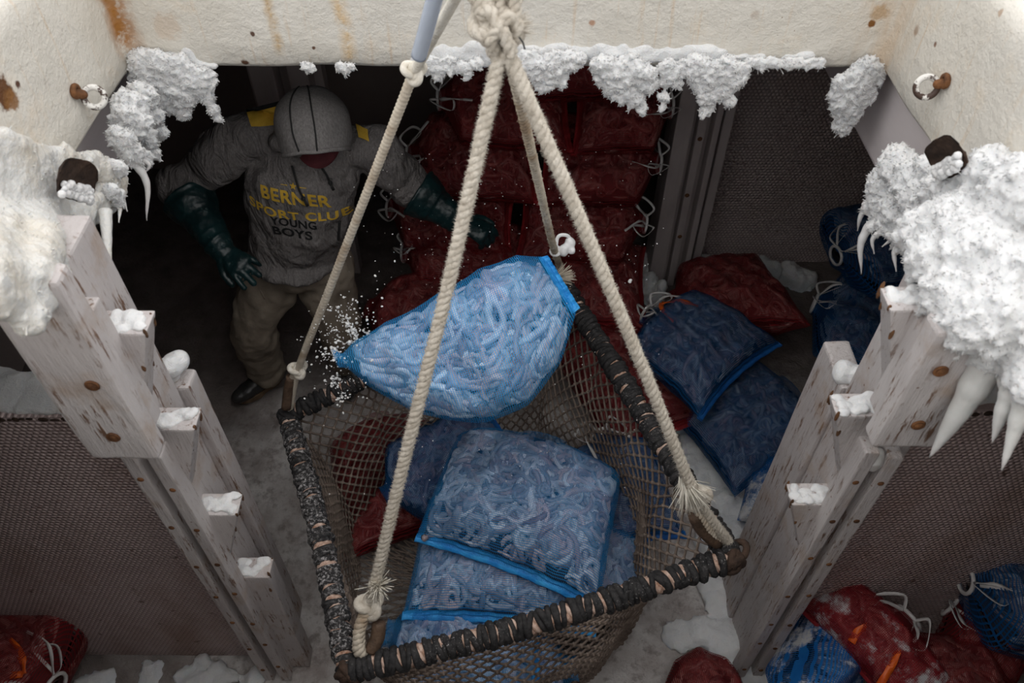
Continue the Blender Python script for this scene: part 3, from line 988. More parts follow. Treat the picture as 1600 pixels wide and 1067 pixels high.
def little_knot(name, c, size, r, mat, parent, seed, fz=0, euler=None):
    rr = random.Random(seed)
    q = (euler or Vector((rr.gauss(0, 1), rr.gauss(0, 1), rr.gauss(0, 1)))).normalized().to_track_quat('Z', 'Y').to_matrix()
    m = MB()
    kc = knot_curve(c, size, q)
    m.tube(kc, r, 9)
    m.tube([Vector(c) + (p - Vector(c)) * .7 + Vector((0, 0, .2 * size)) for p in kc[10:70]], r * .9, 8)
    if fz: fuzz(m, kc, r, fz, rr)
    return m.build(name, mat, parent)
view = lambda p: (CAM - p).normalized()
little_knot('knot', Ak, .028, .0088, M['white_rope'], rA, 3, euler=view(Ak))
kA = little_knot('knot', At1, .024, .0085, M['white_rope'], rA, 8, euler=view(At1))
m = MB(); m.sphere(at_t(483, 578, 2.62), .009, 10, 8); m.build('rope_end', M['tarred_rope'], rA)
# the looped splices at the ring corners
for rp, p, q, mat_, side in ((rC, Ctop, Ct, 'grimy_rope', -1), (rB, Btop, Bt, 'grimy_rope', 1)):
    m = MB()
    if rp is rC: rope(m, [p, p.lerp(q, .5) + Vector((-.012, 0, .006)), q, q + Vector((.02, .02, -.03))], .0185, .045, fz=500)
    else: rope(m, [p + Vector((-.02, 0, 0)), p.lerp(q, .5) + Vector((-.022, -.01, .0)), q + Vector((-.02, 0, -.01))], .013, .045, fz=200)
    m.build('splice', M[mat_], rp)
    e = p.lerp(q, .30); f_ = p.lerp(q, .96)
    off = Vector((.03, .0, -.02)) if rp is rC else Vector((-.036, -.006, -.004))
    m = MB(); m.tube(smooth_path([e + off, e.lerp(f_, .5) + off * 1.15, f_ + off * .8], 14), [.017, .019, .02, .02, .02, .02, .02, .02, .02, .02, .02, .019, .018, .016], 12)
    m.build('sleeve', M['leather_sleeve'], rp)
    little_knot('knot', p, .032, .013, M['cream_rope'], rp, 5 if rp is rC else 6, fz=500, euler=view(p))
def frayed(c, d, n, length, parent, seed, mat='white_rope', th=.0016, spread=.45):
    rr = random.Random(seed)
    m = MB()
    d = Vector(d).normalized()
    for k in range(n):
        off = Vector((rr.gauss(0, 1), rr.gauss(0, 1), rr.gauss(0, 1)))
        e = (d + off * spread * .6).normalized()
        a = Vector(c) + off * .006
        l = length * rr.uniform(.6, 1.1)
        m.tube([a, a + d * l * .4 + off * .004, a + e * l], [th, th, th * .5], 4)
    return m.build('frayed_end', M[mat], parent)
frayed(at_t(590, 915, 2.12), ray(612, 885) - ray(590, 915) + Vector((0, -.05, .04)), 130, .05, rC, 2)
frayed(at_t(1070, 750, 2.10), ray(1088, 800) - ray(1066, 745), 170, .085, rB, 3)
frayed(at_t(872, 434, 2.66), ray(895, 428) - ray(868, 436), 110, .05, rD, 4, 'grimy_rope')
# the big knot under the hook
m = MB()
q = view(K).to_track_quat('Z', 'Y').to_matrix()
K0 = at_t(775, 20, 1.45)
for c_, s_, e_ in ((at_t(783, 60, 1.46), .036, 0), (at_t(776, 30, 1.44), .044, 1), (at_t(768, 0, 1.43), .046, 2)):
    qq = q @ Matrix.Rotation(.9 * e_, 3, 'Z')
    kc = knot_curve(c_, s_, qq)
    rope(m, kc[::6] + [kc[-1]], .0135, .05, n=120, fz=600)
rope(m, [at_t(800, 86, 1.45), at_t(786, 50, 1.42), at_t(766, 18, 1.41), at_t(748, -20, 1.40), HOOK], .0125, .05, fz=500)
rope(m, [at_t(778, 84, 1.47), at_t(768, 60, 1.43), at_t(792, 26, 1.41), at_t(806, -10, 1.40), HOOK], .0125, .05, fz=500)
lk = m.build('lifting_knot', M['cream_rope'], net)
m = MB(); m.tube([at_t(811, 58, 1.42), at_t(817, 66, 1.42), at_t(820, 77, 1.42)], .0016, 6); m.build('twine_end', M['black_cord'], lk)
frayed(at_t(806, 42, 1.44), ray(824, 36) - ray(806, 42), 70, .028, lk, 9, 'cream_rope', .0009)

# --- strip of white plastic tied on the far rope
pw = at_t(868, 392, 2.60)
m = MB()
for u, v, r_ in ((884, 388, .020), (890, 380, .020), (880, 394, .016), (893, 392, .014), (874, 394, .012)): m.sphere(at_t(u, v, 2.60), r_, 12, 8)
wp = rough(vox(m, .004, 3), [(40, .006)]).build('plastic_strip', M['white_plastic'], rD)
m = MB(); m.torus(pw, Dt - K3, .0150, .006, 18, 8); m.tube(smooth_path([pw, at_t(872, 370, 2.58), at_t(886, 368, 2.58), at_t(894, 378, 2.6)], 16), .006, 8, flat=.4); m.build('loop', M['white_plastic'], wp)

# --- clear hose over the rope beside the knot
h0, h1, h2 = at_t(654, 88, 1.62), at_t(667, 42, 1.55), at_t(686, -28, 1.45)
hs = empty('hose', h0, 'pale blue clear plastic hose at the top beside the thin rope', 'hose')
m = MB(); m.tube(smooth_path([h0, h1, h2, h2 + (h2 - h1) * 1.6], 40), .0160, 18); m.build('tube', M['clear_hose'], hs)
m = MB(); m.tube(smooth_path([h0, h1, h2, h2 + (h2 - h1) * 1.6], 40), .0105, 14); m.build('core', M['white_rope'], hs)
# ================================================================== frost, ice and icicles on the hatch
rnd = random.Random(77)
def icicle_mb(base, tip, r, seed, bumps=10):
    rr = random.Random(seed)
    base, tip = Vector(base), Vector(tip)
    n = 26
    pts, rad = [], []
    side = Vector((rr.gauss(0, 1), rr.gauss(0, 1), 0)) * .006
    for i in range(n):
        t = i / (n - 1)
        pts.append(base.lerp(tip, t) + side * math.sin(t * PI * 1.3))
        rad.append(max(r * (1 - t) ** .75 * (1 + .09 * mn.noise(Vector((t * 7, seed * 1.7, 0))) + .035 * math.sin(t * 31 + seed)), .0016))
    m = MB(); m.tube(pts, rad, 14)
    return m
def frost_mass(label, blobs, icicles=(), voxel=.0042, fluff=90, seed=1, mat='snow', name='frost_crust', cat='ice', amps=((30, .005), (90, .004), (240, .002)), fsize=(.07, .19), down=0.2, icemat='ice', sq=(1, .5), sm=1, hairs=.55, fingers=3):
    rr = random.Random(seed)
    m = MB()
    c0 = Vector((0, 0, 0))
    for b, t_, r in icicles:
        near = min(blobs, key=lambda q: (Vector(q[0]) - Vector(b)).length)
        d_ = (Vector(t_) - Vector(b)).normalized()
        if name == 'frost_crust' and mat == 'snow': m.capsule(Vector(near[0]), Vector(b) + d_ * r * .6, max(near[1] * .5, r), r * 1.12, 12, 6)
    for p, r in blobs:
        c0 += Vector(p)
        m.sphere(p, (r * sq[0], r * sq[1], r), 14, 10)
        for k in range(fluff):
            d = Vector((rr.gauss(0, 1), rr.gauss(0, 1), rr.gauss(0, 1) - down)).normalized()
            rad = r * rr.uniform(*fsize)
            m.sphere(Vector(p) + Vector((d.x * r * sq[0], d.y * r * sq[1], d.z * r)) * rr.uniform(.9, 1.12), max(rad, voxel * 1.1), 8, 6)
        for k in range(fingers):
            a = Vector(p) + Vector((rr.uniform(-.8, .8) * r, rr.uniform(-.3, .3) * r, -r * rr.uniform(.4, .8)))
            l = rr.uniform(.3, .95) * r
            m.capsule(a, a + Vector((rr.gauss(0, .004), rr.gauss(0, .003), -l)), max(.009, r * .22), .0045, 8, 4)
    c0 /= len(blobs)
    g = rough(vox(m, voxel, sm), amps)
    if hairs:
        me = g.mesh('t'); nrm = [v.normal.copy() for v in me.vertices]; bpy.data.meshes.remove(me)
        nv_ = len(g.v)
        P_ = [Vector(p) for p in g.v]
        for _ in range(int(nv_ * .30 * hairs)):
            i = rr.randrange(nv_)
            n = nrm[i]
            d = (n + Vector((rr.gauss(0, 1), rr.gauss(0, 1), rr.gauss(0, 1) - .3)) * .45).normalized()
            a = P_[i] - d * .002
            l = rr.uniform(.004, .011); w = rr.uniform(.0010, .0024)
            s1 = d.orthogonal().normalized() * w; s2 = d.cross(s1)
            b = a + d * l
            g.add([a + s1, a - s1 * .5 + s2 * .87, a - s1 * .5 - s2 * .87, a + d * l * .6 + s1 * .8, a + d * l * .6 - s1 * .4 + s2 * .7, a + d * l * .6 - s1 * .4 - s2 * .7, b],
                  [(0, 1, 4, 3), (1, 2, 5, 4), (2, 0, 3, 5), (3, 4, 6), (4, 5, 6), (5, 3, 6)])
    o = g.build(name, M[mat], origin=c0)
    tag(o, label, cat, 'frost hanging from the hatch')
    for i, (b, t, r) in enumerate(icicles):
        icicle_mb(b, t, r, seed * 31 + i).build('icicle', M[icemat], o)
    return o
FY = 1.975
def fb(*pts): return [(at_y(u, v, FY if len(p_) < 1 else p_[0]), r * 1.32 / 1000 * 1.27) for u, v, r, *p_ in pts]
def fi(*pts): return [(at_y(u, v, FY), at_y(u2, v2, FY + .01), r * 1.68 / 1000) for u, v, u2, v2, r in pts]

# far side, left to right
frost_mass('furry white frost lump hanging in the far left corner of the hatch',
    fb((225, 100, 24), (250, 102, 26), (280, 108, 24), (232, 122, 28), (262, 130, 28), (285, 150, 22), (300, 128, 24), (318, 122, 20), (322, 150, 13), (333, 170, 10), (340, 184, 7), (284, 172, 14), (245, 150, 24)), fi(), seed=11, fluff=120)
def lx(*pts): return [(at_x(u, v, -.975 - .0 * r), r * k_ / 1000) for u, v, r, k_ in pts]
frost_mass('long shaggy frost crust with icicles on the left hatch side below the eye ring',
    lx((205, 165, 30, 1.4), (222, 150, 26, 1.45), (205, 190, 34, 1.35), (225, 215, 26, 1.35), (238, 182, 22, 1.4), (250, 205, 14, 1.4), (200, 235, 26, 1.3), (222, 245, 20, 1.35), (190, 215, 24, 1.3), (240, 240, 12, 1.4), (183, 262, 18, 1.3), (174, 300, 16, 1.3), (184, 316, 9, 1.3)),
    [(at_x(206, 250, -.975), at_x(237, 341, -.96), .013), (at_x(222, 250, -.97), at_x(231, 272, -.96), .007), (at_x(188, 300, -.97), at_x(198, 328, -.97), .010)], seed=12, fluff=120)
frost_mass('tiny frost nub on the far hatch edge above the grey hood', fb((478, 104, 7), (486, 106, 5)), seed=13, fluff=40, voxel=.004)
frost_mass('small frost tuft on the far hatch edge between hood and thin rope', fb((532, 104, 8), (540, 107, 8), (548, 104, 6)), seed=14, fluff=48, voxel=.004)
frost_mass('smooth ice drip on the far hatch edge beside the rope knot', fb((672, 100, 13), (690, 104, 14), (685, 118, 9), (705, 100, 12), (722, 106, 11), (730, 114, 6), (745, 99, 9)), seed=15, fluff=52, mat='snow')
frost_mass('rounded pale ice lobe hanging behind the big rope knot',
    fb((830, 100, 20), (850, 112, 22), (870, 100, 22), (852, 130, 14), (890, 97, 17), (872, 122, 14), (905, 92, 10), (820, 92, 14)), seed=16, fluff=48, mat='snow', fsize=(.12, .3))
frost_mass('wide scalloped ice apron in the middle of the far hatch edge',
    fb((945, 105, 20), (965, 120, 24), (985, 112, 24), (1005, 118, 22), (975, 145, 16), (995, 155, 14), (1015, 130, 14), (1002, 170, 9), (955, 140, 12), (940, 122, 12)), seed=17, fluff=60, fsize=(.12, .26))
frost_mass('thin ragged frost finger with a long tip on the far hatch edge',
    fb((1042, 105, 14), (1040, 128, 10), (1036, 150, 8), (1035, 168, 5), (1056, 112, 13), (1058, 130, 8), (1068, 104, 12)), seed=18, fluff=80)
frost_mass('thick fluffy frost clump with three tips right of the frost finger',
    fb((1090, 104, 22), (1110, 118, 24), (1135, 110, 24), (1150, 125, 16), (1108, 148, 17), (1103, 172, 9), (1130, 142, 14), (1140, 158, 9), (1095, 130, 14), (1160, 108, 12)), seed=19, fluff=120)
frost_mass('low fringe of frost with tiny icicles near the far right corner',
    fb(*[(1172 + 11 * i, 97 + (i % 3), 7) for i in range(11)]),
    fi((1185, 100, 1184, 114, 3), (1200, 100, 1199, 110, 3), (1222, 100, 1220, 112, 3), (1250, 100, 1249, 110, 2)), seed=20, fluff=28, voxel=.005)
frost_mass('big furry frost tuft hanging alone in the far right corner',
    fb((1352, 112, 24), (1335, 130, 28), (1328, 155, 28), (1325, 180, 20), (1318, 196, 13), (1345, 150, 22), (1308, 150, 14), (1312, 128, 12), (1368, 118, 14)),
    fi((1312, 195, 1306, 215, 4)), seed=21, fluff=160)

# right side
RXF = .966
HEAD = [(Vector((x, y, z)), r) for x, y, z, r in ((.90, 1.03, 2.03, .075), (.86, 1.03, 2.01, .06), (.93, 1.10, 2.05, .085), (.90, 1.18, 2.05, .085), (.90, 1.26, 2.04, .075), (.96, 1.30, 2.04, .07), (.95, 1.0, 2.0, .06), (.84, 1.10, 2.02, .05), (.84, 1.2, 2.02, .05), (.86, 1.3, 2.0, .05), (.98, 1.08, 2.0, .07))]
def rx(*pts): return [(at_x(u, v, RXF + (p_[0] if p_ else 0)), r * 1.5 / 1000) for u, v, r, *p_ in pts]
frost_mass('round white ice dome beside the dark rusty hole on the right hatch side',
    rx((1405, 258, 32, -.01), (1385, 285, 32, -.01), (1425, 280, 36), (1378, 315, 28, -.01), (1405, 325, 32), (1440, 310, 36), (1392, 350, 22, -.01), (1430, 355, 28), (1460, 345, 32), (1375, 345, 16, -.01), (1412, 375, 16), (1470, 300, 30), (1452, 262, 20)),
    [(at_x(1352, 325, .93), at_x(1338, 361, .925), .009), (at_x(1362, 350, .93), at_x(1340, 426, .92), .014), (at_x(1372, 365, .93), at_x(1362, 395, .925), .008), (at_x(1408, 385, .93), at_x(1396, 420, .925), .010), (at_x(1390, 365, .93), at_x(1382, 386, .93), .008)],
    seed=22, fluff=130, fsize=(.05, .15), voxel=.0048, sq=(.9, 1))
frost_mass('great shaggy snow mass with thick icicles at the right edge of the hatch',
    rx((1500, 300, 40), (1530, 330, 46), (1560, 360, 50), (1490, 350, 36), (1520, 390, 46), (1550, 430, 46), (1590, 420, 50), (1480, 405, 28), (1510, 440, 34), (1545, 480, 38), (1585, 490, 42), (1560, 525, 30), (1530, 500, 22), (1600, 540, 30), (1545, 270, 36), (1590, 300, 45), (1470, 430, 12), (1588, 570, 18)) + HEAD,
    [(at_x(1520, 515, .93), at_x(1474, 600, .92), .034), (at_x(1560, 540, .93), at_x(1453, 716, .89), .040), (at_x(1592, 585, .93), at_x(1548, 692, .92), .024), (at_x(1612, 600, .93), at_x(1566, 730, .92), .026), (at_x(1545, 560, .93), at_x(1515, 622, .93), .012), (at_x(1570, 580, .93), at_x(1560, 612, .93), .01), (at_x(1538, 545, .94), at_x(1520, 578, .94), .01), (at_x(1600, 610, .94), at_x(1583, 700, .93), .012)],
    seed=23, fluff=150, fsize=(.05, .15), voxel=.0055, sq=(.85, 1))
# left side, over the post head
def inside(u, v, poly):
    c = False
    for i in range(len(poly)):
        (x1, y1), (x2, y2) = poly[i], poly[i - 1]
        if (y1 > v) != (y2 > v) and u < (x2 - x1) * (v - y1) / (y2 - y1) + x1: c = not c
    return c
POLY = [(-20, 205), (50, 228), (100, 236), (150, 248), (188, 272), (188, 318), (172, 338), (163, 325), (128, 372), (104, 392), (112, 428), (88, 440), (76, 470), (60, 500), (40, 512), (22, 490), (-20, 478)]
sheet = []
for iu in range(-16, 200, 11):
    for iv in range(205, 520, 11):
        if not inside(iu, iv, POLY): continue
        if ((iu - 122) / 44) ** 2 + ((iv - 282 + (122 - iu) * .22) / 24) ** 2 < 1: continue
        q = min(1, max(0, (iv - 320) / 110)) * min(1, max(.0, (150 - iu) / 70))
        nz = mn.noise(Vector((iu * .02, iv * .008, 3.0)))
        x = -1.008 + .18 * q + .018 * nz
        sheet.append((at_x(iu, iv, x), .022 + .006 * nz + .003 * q))
frost_mass('cream stained ice sheet over the head of the left wooden post', sheet,
    [(at_x(165, 330, -.96), at_x(172, 470, -.90), .015), (at_x(182, 310, -.98), at_x(188, 345, -.97), .010), (at_x(66, 478, -.82), at_x(74, 500, -.82), .006), (at_x(36, 498, -.82), at_x(42, 520, -.82), .008)],
    seed=24, fluff=2, mat='stained_ice', fsize=(.2, .4), icemat='stained_ice', voxel=.006, sq=(.8, 1), sm=12, hairs=.08, fingers=0, amps=((5, .016), (17, .006), (60, .003), (180, .0018)))
# glaze of clear frost along the far edge and in the left corner
def glaze(label, pts, seed):
    rr = random.Random(seed); m = MB(); c0 = Vector((0, 0, 0))
    for u, v, r in pts:
        p = at_y(u, v, 2.003); c0 += p
        for k in range(5):
            m.sphere(p + Vector((rr.gauss(0, r * .0008), 0, rr.gauss(0, r * .0003))), (r * .0017 * rr.uniform(.7, 1.2), rr.uniform(.006, .012), r * .0013 * rr.uniform(.6, 1.1)), 14, 8)
    o = rough(vox(m, .006, 6), [(14, .006), (50, .003)]).build('ice_glaze', M['snow'], origin=c0 / len(pts))
    tag(o, label, 'ice', 'frost hanging from the hatch')
glaze('thin frost glaze along the far hatch edge right of the rope knots', [(660 + 24 * i, 92 - 3 * math.sin(i * 1.3), 14) for i in range(26)] + [(690 + 23 * i, 78 + 4 * math.sin(i * 2.1), 13) for i in range(20)], 5)
glaze('thin frost glaze in the far left corner of the hatch', [(225, 95, 20), (245, 92, 22), (270, 94, 20), (295, 97, 18), (318, 102, 13)], 6)
# rusty sockets over the post heads
def socket(c, d, up, L, R, label, seed):
    rr = random.Random(seed)
    r = empty('bracket', c, label, 'bracket', 'rusty brackets above the posts')
    d = Vector(d).normalized()
    path = [c + d * L * (i / 15 - .5) for i in range(16)]
    m = MB()
    pts, T, N, B2 = frames(path)
    upv = Vector(up).normalized(); sd = d.cross(upv).normalized()
    V = []; n = 22
    for i in range(16):
        t = i / 15
        w = (1 - (2 * t - 1) ** 4) ** .5 * .75 + .25
        for j in range(n):
            a = 2 * PI * j / n
            lip = 1 if 0 <= math.sin(a) else 1
            V.append(path[i] + (sd * math.cos(a) * R * w + upv * math.sin(a) * R * .55 * w * (1 if math.sin(a) < 0 else -.75)))
    F = [(i * n + j, i * n + (j + 1) % n, (i + 1) * n + (j + 1) % n, (i + 1) * n + j) for i in range(15) for j in range(n)]
    F += [tuple(range(n)), tuple((15) * n + j for j in range(n))]
    m.add(V, F)
    rough(m, [(30, .006), (90, .003)]).build('rusty_cup', M['dark_rust'], r)
    m = MB()
    for k in range(120):
        t = rr.uniform(-.45, .45)
        m.sphere(c + d * L * t * .9 + Vector((0, -.743, -.669)) * rr.uniform(.25, 1.0) * R * .9 + upv * rr.uniform(-.012, .010), rr.uniform(.003, .009), 8, 6)
    tag(m.build('frost_grains', M['snow'], r), kind='stuff')
    return r
c = at_x(122, 282, -.925)
socket(c, at_x(165, 290, -.92) - at_x(75, 262, -.92), CAM - c, .150, .044, 'dark rusty cup in the ice above the left wooden post', 3)
c = at_x(1478, 245, .90)
socket(c, at_x(1512, 225, .90) - at_x(1450, 262, .90), CAM - c, .115, .042, 'dark rusty hollow in the snow above the right wooden post', 4)
# ================================================================== net sacks of frozen catch
def np_noise(x, y, seed):
    r = np.random.RandomState(seed)
    out = np.zeros_like(x)
    for k in range(7):
        a = r.uniform(0, 2 * PI); f = r.uniform(2.0, 7.5) * (1 + .25 * k)
        out += np.sin(f * (np.cos(a) * x + np.sin(a) * y) * 2.2 + r.uniform(0, 6.28)) / (1 + .5 * k)
    return out / 2.4
class Sack:
    """pillow shaped net sack; s runs from the tied mouth (-1) to the sewn hem (+1)"""
    def __init__(S, L, W, T, tie=True, seed=1, sag=0.0, curl=0.0, lump=.16, ear=.10, skew=0.0, twist=0.0, droop=0.0, belly=0.0, wfun=None):
        S.__dict__.update(locals())
    def surf(S, s, t, side, inset=0.0):
        s = np.asarray(s, float); t = np.asarray(t, float)
        neck = np.ones_like(s)
        if S.tie:
            g = np.clip((s + 1) / .42, 0, 1)
            g = g * g * (3 - 2 * g)
            neck = .13 + .87 * g
            fl = np.clip((-s - .90) / .10, 0, 1)
            neck = neck + .16 * fl
        if S.wfun: neck = np.interp(s, [q[0] for q in S.wfun], [q[1] for q in S.wfun])
        w = S.W * (1 - S.ear + S.ear * s * s * np.sign(s) * .9) * neck
        y = t * w - S.belly * (1 - s * s)
        x = s * S.L * (1 - S.ear + S.ear * t * t * (s > 0))
        if S.skew: x = x + S.skew * t * np.clip(s, 0, 1) ** 1.5
        prof = np.clip(1 - np.abs(s) ** 3.4, 0, 1) ** .5 * np.clip(1 - np.abs(t) ** 3.0, 0, 1) ** .55
        if S.tie: prof = prof * (.25 + .75 * neck) 
        lump = 1 + S.lump * np_noise(s * S.L * 3 + side * 5, t * S.W * 3, S.seed)
        th = S.T * prof * lump - inset * np.clip(prof * 4, 0, 1)
        if S.tie: th = th + (.022 * (1 - np.clip((s + 1) / .42, 0, 1)) * np.sqrt(np.clip(1 - t * t, 0, 1)))
        z = side * th
        z = z + S.sag * (s * s) + S.curl * t * t + S.twist * s * t + S.droop * np.clip(s - .45, 0, 1) ** 2
        return np.stack([x, y, z], -1)
    def skin(S, ns=70, nt=52):
        def g(n): 
            u = np.linspace(-1, 1, n); return np.sign(u) * (1 - (1 - np.abs(u)) ** 1.35)
        ss, tt = g(ns), g(nt)
        SS, TT = np.meshgrid(ss, tt, indexing='ij')
        top = S.surf(SS, TT, 1.0).reshape(-1, 3); bot = S.surf(SS, TT, -1.0).reshape(-1, 3)
        V = np.vstack([top, bot]); n0 = ns * nt
        i, j = np.meshgrid(np.arange(ns - 1), np.arange(nt - 1), indexing='ij')
        a = (i * nt + j).ravel()
        Ft = np.stack([a, a + nt, a + nt + 1, a + 1], -1)
        Fb = np.stack([a, a + 1, a + nt + 1, a + nt], -1) + n0
        F = np.vstack([Ft, Fb])
        # arc-length like uv in metres
        k = 1.10
        UV = np.stack([SS * S.L * k, TT * S.W * k * np.where(SS < -.58, .9, 1)], -1).reshape(-1, 2)
        UV = np.vstack([UV, UV + 7.13])
        return V, F, UV
    def worms(S, n, side, seed, rad=(.0095, .0138), K=15, step=.0125, inset=.0):
        r = np.random.RandomState(seed)
        lo = -.80 if S.tie else -.93
        p = np.stack([r.uniform(lo * S.L, .95 * S.L, n), r.uniform(-.95 * S.W, .95 * S.W, n)], -1)
        ang = r.uniform(0, 2 * PI, n)
        kap = r.choice([-1, 1], n) * r.uniform(3, 34, n)
        dk = r.normal(0, 7, n)
        P = []
        for k in range(K):
            P.append(p.copy())
            p = p + step * np.stack([np.cos(ang), np.sin(ang)], -1)
            ang = ang + kap * step
            kap = kap + dk * .35
            p[:, 0] = np.clip(p[:, 0], lo * S.L, .955 * S.L); p[:, 1] = np.clip(p[:, 1], -.955 * S.W, .955 * S.W)
        P = np.array(P).transpose(1, 0, 2)                       # n,K,2
        s, t = P[..., 0] / S.L, P[..., 1] / S.W
        R = r.uniform(rad[0], rad[1], n)[:, None]
        dep = R * 1.05 + .0035 + r.uniform(0, 1, n)[:, None] ** 1.2 * .020
        dep = dep + .003 * np.sin(np.linspace(0, 9, K)[None] + r.uniform(0, 6, n)[:, None])
        e = 1e-3
        c = S.surf(s, t, side)
        du = S.surf(s + e, t, side) - c; dv = S.surf(s, t + e, side) - c
        N = np.cross(du, dv) * side
        N /= np.maximum(np.linalg.norm(N, axis=-1, keepdims=True), 1e-9)
        c = c - N * dep[..., None]
        T = np.gradient(c, axis=1)
        T /= np.maximum(np.linalg.norm(T, axis=-1, keepdims=True), 1e-6)
        B = np.cross(T, N); B /= np.maximum(np.linalg.norm(B, axis=-1, keepdims=True), 1e-6)
        N2 = np.cross(B, T)
        m = 6
        a = np.arange(m) * 2 * PI / m
        tp = np.sin(np.linspace(.18, PI - .10, K)) ** .38
        room = np.abs(c[..., 2] - (S.sag * (s * s) + S.curl * t * t + S.twist * s * t + S.droop * np.clip(s - .45, 0, 1) ** 2))
        tp = tp[None] * np.clip((room + .004) / .020, .12, 1)
        seg = 1 + .10 * np.sin(np.arange(K) * 2.6)
        rr = R * (tp * seg[None])
        V = c[:, :, None, :] + rr[:, :, None, None] * (np.cos(a)[None, None, :, None] * N2[:, :, None, :] + np.sin(a)[None, None, :, None] * B[:, :, None, :])
        V = V.reshape(-1, 3)
        base = (np.arange(n) * K * m)[:, None, None] + (np.arange(K - 1) * m)[None, :, None] + np.arange(m)[None, None, :]
        nx = (np.arange(m) + 1) % m
        b2 = (np.arange(n) * K * m)[:, None, None] + (np.arange(K - 1) * m)[None, :, None] + nx[None, None, :]
        F = np.stack([base, b2, b2 + m, base + m], -1).reshape(-1, 4)
        return V, F
def np_mesh(name, V, F, UV=None):
    me = bpy.data.meshes.new(name)
    V = np.ascontiguousarray(V, np.float32); F = np.ascontiguousarray(F, np.int32)
    me.vertices.add(len(V)); me.vertices.foreach_set('co', V.ravel())
    me.loops.add(F.size); me.loops.foreach_set('vertex_index', F.ravel())
    me.polygons.add(len(F)); me.polygons.foreach_set('loop_start', np.arange(0, F.size, 4, dtype=np.int32))
    me.polygons.foreach_set('use_smooth', np.ones(len(F), bool))
    me.update(calc_edges=True)
    if UV is not None:
        l = me.uv_layers.new(name='UVMap')
        l.data.foreach_set('uv', np.ascontiguousarray(UV[F.ravel()], np.float32).ravel())
    me.validate()
    return me
def ribbon_mb(m, pts, w, n=26, wob=0.0, rr=None, up=Vector((0, 0, 1))):
    path = smooth_path(pts, n)
    P, T, N, B = frames(path)
    V, F = [], []
    for i in range(n):
        a = .5 * math.sin(i * .5)
        d = Vector(N[i]) * math.sin(a) + Vector(B[i]) * math.cos(a)
        nn = Vector(T[i]).cross(d).normalized() * .0007
        c = Vector(P[i])
        V += [c - d * w + nn, c + d * w + nn, c + d * w - nn, c - d * w - nn]
    for i in range(n - 1):
        for j in range(4):
            F.append((i * 4 + j, i * 4 + (j + 1) % 4, i * 4 + 4 + (j + 1) % 4, i * 4 + 4 + j))
    F += [(3, 2, 1, 0), tuple(4 * (n - 1) + j for j in range(4))]
    m.add(V, F)
KIND = {
    'blue': ('blue_netting', 'blue_hem', 'pale_catch', 'sack_gap_shade'),
    'bright': ('bright_blue_netting', 'blue_hem', 'pale_catch', 'sack_gap_shade'),
    'deep': ('deep_blue_netting', 'deep_blue_hem', 'grey_catch', 'sack_gap_shade'),
    'snowblue': ('snowy_blue_netting', 'deep_blue_hem', 'grey_catch', 'sack_gap_shade'),
    'red': ('red_netting', 'red_hem', 'brown_catch', 'red_sack_gap_shade'),
    'snowred': ('snowy_red_netting', 'red_hem', 'brown_catch', 'red_sack_gap_shade'),
}
def axes(p1, p2, up, roll=0.0):
    x = (Vector(p2) - Vector(p1)).normalized()
    z = Vector(up); z = (z - x * z.dot(x)).normalized()
    y = z.cross(x)
    Mx = Matrix((x, y, z)).transposed()
    return Mx @ Matrix.Rotation(roll, 3, 'X')
def place(root, p1, p2, up=(0, 0, 1), roll=0.0):
    root.location = (Vector(p1) + Vector(p2)) / 2
    root.rotation_euler = axes(p1, p2, up, roll).to_euler()
